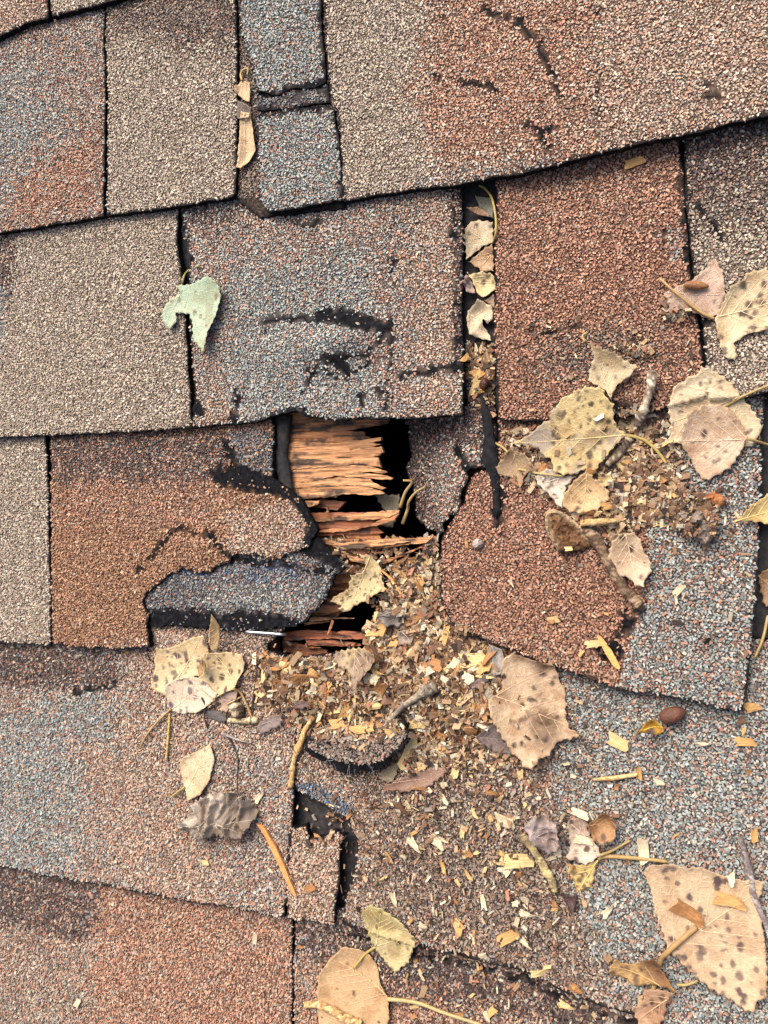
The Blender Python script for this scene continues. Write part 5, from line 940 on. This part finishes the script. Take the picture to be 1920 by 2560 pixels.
def put_chip(n, size, rot, label, group, ci=None, lift=.0006, tilt=.25, colour=None):
    p = px2w(np.array([n]))[0]; z, nn = surf_n(p[0], p[1]); nn = nn + np.r_[rng.normal(0, tilt, 2), 0]; nn = Vector(nn).normalized()
    q = Vector((0, 0, 1)).rotation_difference(nn).to_matrix().to_4x4(); ci = rng.integers(len(CPROTO)) if ci is None else ci
    if label is None:                                  # told apart by size, shape, colour and the thing it lies nearest to
        near = MARK[int(np.argmin([np.hypot(*(p[:2] - c)) for c, _ in MARK]))][1]
        for _ in range(60):
            colour = CNAMES[rng.choice(5, p=CW)]; ci = int(rng.integers(len(CPROTO))); size2 = size * rng.uniform(.75, 1.3); L = size2 * CPROTO[ci][3]
            w_ = ['tiny' if L < .75 else 'small' if L < 1.0 else 'large', CPROTO[ci][2], colour, 'chip', 'near']; label = ' '.join(w_ + [near])
            if len(label.split()) > 16: label = ' '.join(w_[1:] + [near])
            if len(label.split()) > 16: label = ' '.join(w_[2:] + [near])
            if label not in USED: break
        USED.add(label); size = size2
    colour = colour or CNAMES[rng.choice(5, p=CW)]
    o = bpy.data.objects.new('wood_chip', CH[colour][ci]); COL.objects.link(o)
    o.matrix_world = R @ Matrix.Translation(Vector((p[0], p[1], z + lift))) @ q @ Matrix.Rotation(rot, 4, 'Z') @ Matrix.Scale(size, 4)
    return tag(o, label, 'wood chip', group)
def scatter(count, poly, size, group):
    P = N('F', poly); k = 0; tries = 0
    while k < count and tries < count * 60:
        tries += 1; n = np.array([rng.uniform(P[:, 0].min(), P[:, 0].max()), rng.uniform(P[:, 1].min(), P[:, 1].max())])
        if not inside(n[:1], n[1:], P)[0]: continue
        p = px2w(n[None]); 
        if covered(p[:, 0], p[:, 1])[0] and rng.random() > .04: continue
        put_chip(n, rng.uniform(*size) * rng.choice([.8, 1, 1, 1.25]), rng.uniform(0, 6.28), None, group); k += 1
def gw(cx, cy, sx, sy):
    c = N('F', [(cx, cy)])[0]; return lambda n: math.exp(-((n[0] - c[0]) / sx) ** 2 - ((n[1] - c[1]) / sy) ** 2)
scatter(120, [(560, 1415), (780, 1420), (850, 1240), (940, 1190), (960, 1320), (1060, 1400), (1120, 1440), (1100, 1640), (900, 1700), (860, 1600), (660, 1580), (560, 1500)], (.8, 1.6), 'wood chips in the heap below the hole')
scatter(72, [(870, 1640), (1210, 1620), (1260, 1900), (1290, 2150), (1000, 2100), (860, 2010), (800, 1850)], (.45, 1.0), 'wood chips strewn below the heap')
scatter(42, [(1120, 920), (1400, 870), (1470, 980), (1470, 1080), (1550, 1100), (1400, 1140), (1300, 1150), (1200, 1060)], (.6, 1.2), 'wood chips round the yellow leaf')
scatter(16, [(640, 2020), (900, 2060), (1300, 2190), (1300, 2212), (900, 2200), (640, 2100)], (.5, 1.0), 'wood chips on the lowest right shingle')
scatter(12, [(1010, 760), (1064, 760), (1066, 890), (1030, 850), (1012, 800)], (.7, 1.3), 'wood chips in the central slot')
scatter(10, [(1000, 1150), (1300, 1180), (1330, 1450), (1100, 1390), (980, 1300)], (.4, .8), 'wood chips on the red shingle')
scatter(9, [(1380, 1520), (1640, 1550), (1640, 1850), (1300, 1800)], (.4, .9), 'wood chips on the blue-grey shingle')
for vw, x, y, sz, rt, lb in [('h5', 115, 210, 2.2, .9, 'largest cream chip on the heap beside the big mouldy leaf'), ('h5', 1535, 880, 1.9, -.4, 'square yellow chip on the blue-grey shingle below the small yellow leaf'), ('h4', 795, 490, 2.2, 1.1, 'long ochre chip in the middle of the heap'), ('h4', 715, 580, 1.7, .2, 'square ochre chip left of the heap centre'),
                              ('t7', 1120, 125, 1.9, .9, 'cream chip beside the crumpled grey leaf'), ('t7', 1103, 738, 1.0, 1.4, 'small cream chip on the lowest left shingle'), ('t7', 336, 1015, 1.1, 1.0, 'single cream chip at the bottom left'), ('t7', 888, 408, .9, .1, 'small yellow crumb chip below the crumpled grey leaf'), ('t7', 1170, 443, 1.0, -.3, 'tiny cream sliver chip near the joint'),
                              ('t7', 1340, 520, 1.2, .5, 'brown frayed chip on the small square scrap'), ('t7', 1395, 265, 1.0, 0, 'orange square chip in the felt gap'), ('t7', 1510, 205, 1.1, .7, 'orange chip at the edge of the felt gap'), ('t8', 520, 232, 1.9, .2, 'bright cream chip left of the crumpled mauve leaf'), ('t8', 575, 400, 2.4, -.2, 'long fibrous yellow chip below the crumpled mauve leaf'), ('t8', 235, 325, 2.2, .7, 'curled white chip on the shingle below the heap'), ('t8', 130, 330, 2.1, .8, 'broad yellow chip left of the curled white chip'),
                              ('t8', 1190, 62, 1.3, 0, 'pale square chip on the blue-grey shingle beside the straw'), ('t8', 1120, 350, 1.9, 1.5, 'upright pinkish chip at the tip of the largest leaf'), ('t8', 1500, 480, 1.7, 1.4, 'narrow cream chip on the largest leaf'), ('t8', 1490, 570, 2.1, .1, 'broad tan chip on the largest leaf'), ('t8', 1312, 620, 2.4, .5, 'orange leaf-like chip in the middle of the largest leaf'), ('t8', 615, 630, 1.5, .1, 'cream chip right of centre on the lower shingle'), ('t8', 535, 730, 1.8, -.6, 'tan curled chip on the lower shingle'), ('t8', 785, 1025, 1.7, .2, 'fibrous yellow chip at the bottom edge'),
                              ('t8', 1600, 290, 1.0, 1.5, 'small tan chip above the grey segmented twig'), ('t8', 965, 620, 1.6, -.9, 'pale elongated chip right of the lower shingle chips'), ('t8', 860, 308, 1.4, .1, 'square yellow chip on the pale pink leaf'), ('t8', 850, 180, 1.3, .3, 'yellow chip at the top of the pale pink leaf'), ('t6', 1590, 845, 2.2, .2, 'greenish tan chip under the corner of the blue-grey shingle'), ('t6', 905, 568, 1.2, .2, 'yellow chip beside the black bare patch'), ('t6', 1275, 335, 1.0, .8, 'pale chip on the blue half of the red shingle'), ('t2', 1080, 705, 1.5, .2, 'tan chip under the top course on the red shingle'),
                              ('t5', 550, 605, 1.1, 0, 'pink-brown chip below the brown torn tab')]:
    put_chip(N(vw, [(x, y)])[0], sz * .82, -rt if vw == 't8' else rt, lb, None, int(rng.integers(0, 6)), .0008, .1, 'brown' if 'brown' in lb or 'orange' in lb else 'ochre' if 'ochre' in lb or 'tan' in lb else 'cream' if 'cream' in lb or 'white' in lb or 'pale' in lb or 'pink' in lb else 'yellow')
def sliver(view, pts, label, c, th=.0016, s=0):
    n = N(view, pts); p = px2w(n, .001); org = p.mean(0); q = rough(p[:, :2], .0015, .0002, s); A = np.column_stack([p[:, :2], np.ones(len(p))]); pl = np.linalg.lstsq(A, p[:, 2], rcond=None)[0]; pl[2] = 0
    z0 = surf(q[:, 0], q[:, 1]).max() + .0008
    v, f, k = slab(q, lambda x, y: z0 + (fbm(x * 200, y * 200, s, 3) - .5) * .0008, th, .0018); g = fbm(v[:, 0] * 300, v[:, 1] * 300, s, 3)[:, None]
    top('wood_sliver', pmesh('wood_sliver', v - org, f, M['crumb'], lin(c, .85) * (.75 + .5 * g)), org, label, 'wood sliver')
sliver('t7', [(1112, 238), (1140, 250), (1165, 290), (1195, 345), (1225, 410), (1250, 480), (1280, 552), (1262, 545), (1235, 490), (1210, 430), (1180, 370), (1150, 300)], 'long orange wood sliver beside the joint on the lower left shingle', (206, 142, 86), s=1)
sliver('t6', [(918, 535), (930, 533), (985, 600), (1022, 672), (1015, 682), (992, 668), (955, 610)], 'orange-tan wood sliver lying over the black bare patch', (226, 160, 96), s=2)
sliver('h2', [(1125, 285), (1140, 290), (1190, 380), (1215, 420), (1260, 500), (1245, 505), (1200, 430), (1160, 370)], 'thin orange wood sliver on the crumbs right of the speckled leaf', (214, 152, 92), s=3)

# fine crumbs and shavings: uncountable
def crumbs(name, label, regions, s):
    r2 = np.random.default_rng(s); V_, F_, C_ = [], [], []; off = 0
    pal = np.array([lin(c, .62) for c in [(226, 190, 130), (210, 164, 102), (184, 134, 82), (148, 102, 64), (106, 76, 54), (240, 220, 176), (200, 120, 76), (74, 58, 48), (166, 150, 132)]]); pal = (pal * .7 + pal.mean(1, keepdims=True) * .3) * .92; pw = np.array([4.5, 5.5, 6, 5, 3.6, 3.2, 1.4, 3.2, 2]); pw = pw / pw.sum()
    for poly, cnt, sc, wt in regions:
        P = N('F', poly); n = np.stack([r2.uniform(P[:, 0].min(), P[:, 0].max(), cnt * 3), r2.uniform(P[:, 1].min(), P[:, 1].max(), cnt * 3)], 1)
        m = inside(n[:, 0], n[:, 1], P)
        if wt: m &= r2.random(len(n)) < wt(n)
        n = n[m]; p = px2w(n); g = ~covered(p[:, 0], p[:, 1]) | (r2.random(len(p)) < .02); p = p[g][:cnt]; k = len(p)
        L = r2.uniform(.6, 1.9, k) * sc * r2.choice([.7, 1, 1, 1.6], k); Wd = L * np.where(r2.random(k) < .25, r2.uniform(.05, .12, k), r2.uniform(.14, .6, k)); H = np.minimum(Wd, .0009) * r2.uniform(.3, .8, k)
        loc = np.array([(-1, -1, -1), (1, -.7, -1), (.8, 1, -1), (-.9, .8, -1), (-1, -1, 1), (1, -.7, 1), (.8, 1, 1), (-.9, .8, 1)], float)[None] * np.stack([L, Wd, H], 1)[:, None] * r2.uniform(.7, 1.2, (k, 8, 3))
        a = r2.uniform(0, 6.28, k); b = r2.normal(0, .4, k); c = r2.normal(0, .4, k)
        x, y, z = loc[..., 0], loc[..., 1], loc[..., 2]; z = z + x * b[:, None] + y * c[:, None]; X = x * np.cos(a)[:, None] - y * np.sin(a)[:, None]; Y = x * np.sin(a)[:, None] + y * np.cos(a)[:, None]
        V_.append((np.stack([X, Y, z], 2) + p[:, None] + np.array([0, 0, .0005])).reshape(-1, 3))
        pat = np.array([(3, 2, 1, 0), (4, 5, 6, 7), (0, 1, 5, 4), (1, 2, 6, 5), (2, 3, 7, 6), (3, 0, 4, 7)]).ravel()
        F_.append((pat[None] + (np.arange(k) * 8)[:, None] + off).ravel()); off += 8 * k
        C_.append(np.repeat(pal[r2.choice(len(pal), k, p=pw)] * r2.uniform(.8, 1.15, (k, 1)), 8, 0))
    v = np.vstack(V_); lp = np.concatenate(F_); o_ = v.mean(0)
    top(name, raw_mesh(name, v - o_, np.full(len(lp) // 4, 4), lp, M['crumb'], np.vstack(C_)), o_, label, 'debris', None, 'stuff')
def gwv(cx, cy, sx, sy):
    c = N('F', [(cx, cy)])[0]; return lambda n: np.exp(-((n[:, 0] - c[0]) / sx) ** 2 - ((n[:, 1] - c[1]) / sy) ** 2)
HEAP = [(550, 1415), (640, 1420), (780, 1425), (805, 1340), (850, 1240), (945, 1175), (955, 1320), (1060, 1395), (1180, 1450), (1210, 1560), (1170, 1660), (980, 1660), (880, 1700), (860, 1600), (650, 1590), (560, 1520), (530, 1450)]
crumbs('wood_shavings', 'fine brown shavings and crumbs heaped below the hole', [(HEAP, 3800, .0010, None), (HEAP, 1100, .0015, None), ([(700, 1160), (950, 1160), (960, 1320), (820, 1330)], 500, .0012, None), ([(480, 1380), (1300, 1380), (1330, 2180), (850, 2150), (620, 1720)], 2600, .0009, gwv(980, 1620, 330, 380)), ([(960, 1200), (1340, 1200), (1340, 1480), (960, 1380)], 150, .0006, None), ([(640, 1780), (1400, 1700), (1400, 2212), (640, 2212)], 500, .0008, None)], 21)
crumbs('wood_crumbs', 'fine ochre crumbs round the big yellow leaf and twigs', [([(1090, 930), (1180, 910), (1300, 900), (1400, 870), (1470, 960), (1480, 1050), (1560, 1090), (1540, 1160), (1400, 1130), (1300, 1180), (1200, 1080), (1110, 1040)], 1900, .0012, None), ([(1100, 680), (1500, 680), (1500, 900), (1100, 900)], 260, .0006, None), ([(1430, 640), (1480, 620), (1500, 660), (1470, 695), (1440, 690)], 160, .0011, None), ([(1325, 750), (1380, 730), (1412, 740), (1400, 765), (1360, 775)], 110, .0009, None), ([(1400, 1040), (1640, 1040), (1620, 1500), (1380, 1300)], 120, .0008, None), ([(1006, 740), (1066, 740), (1070, 900), (1030, 880)], 200, .0012, None)], 22)
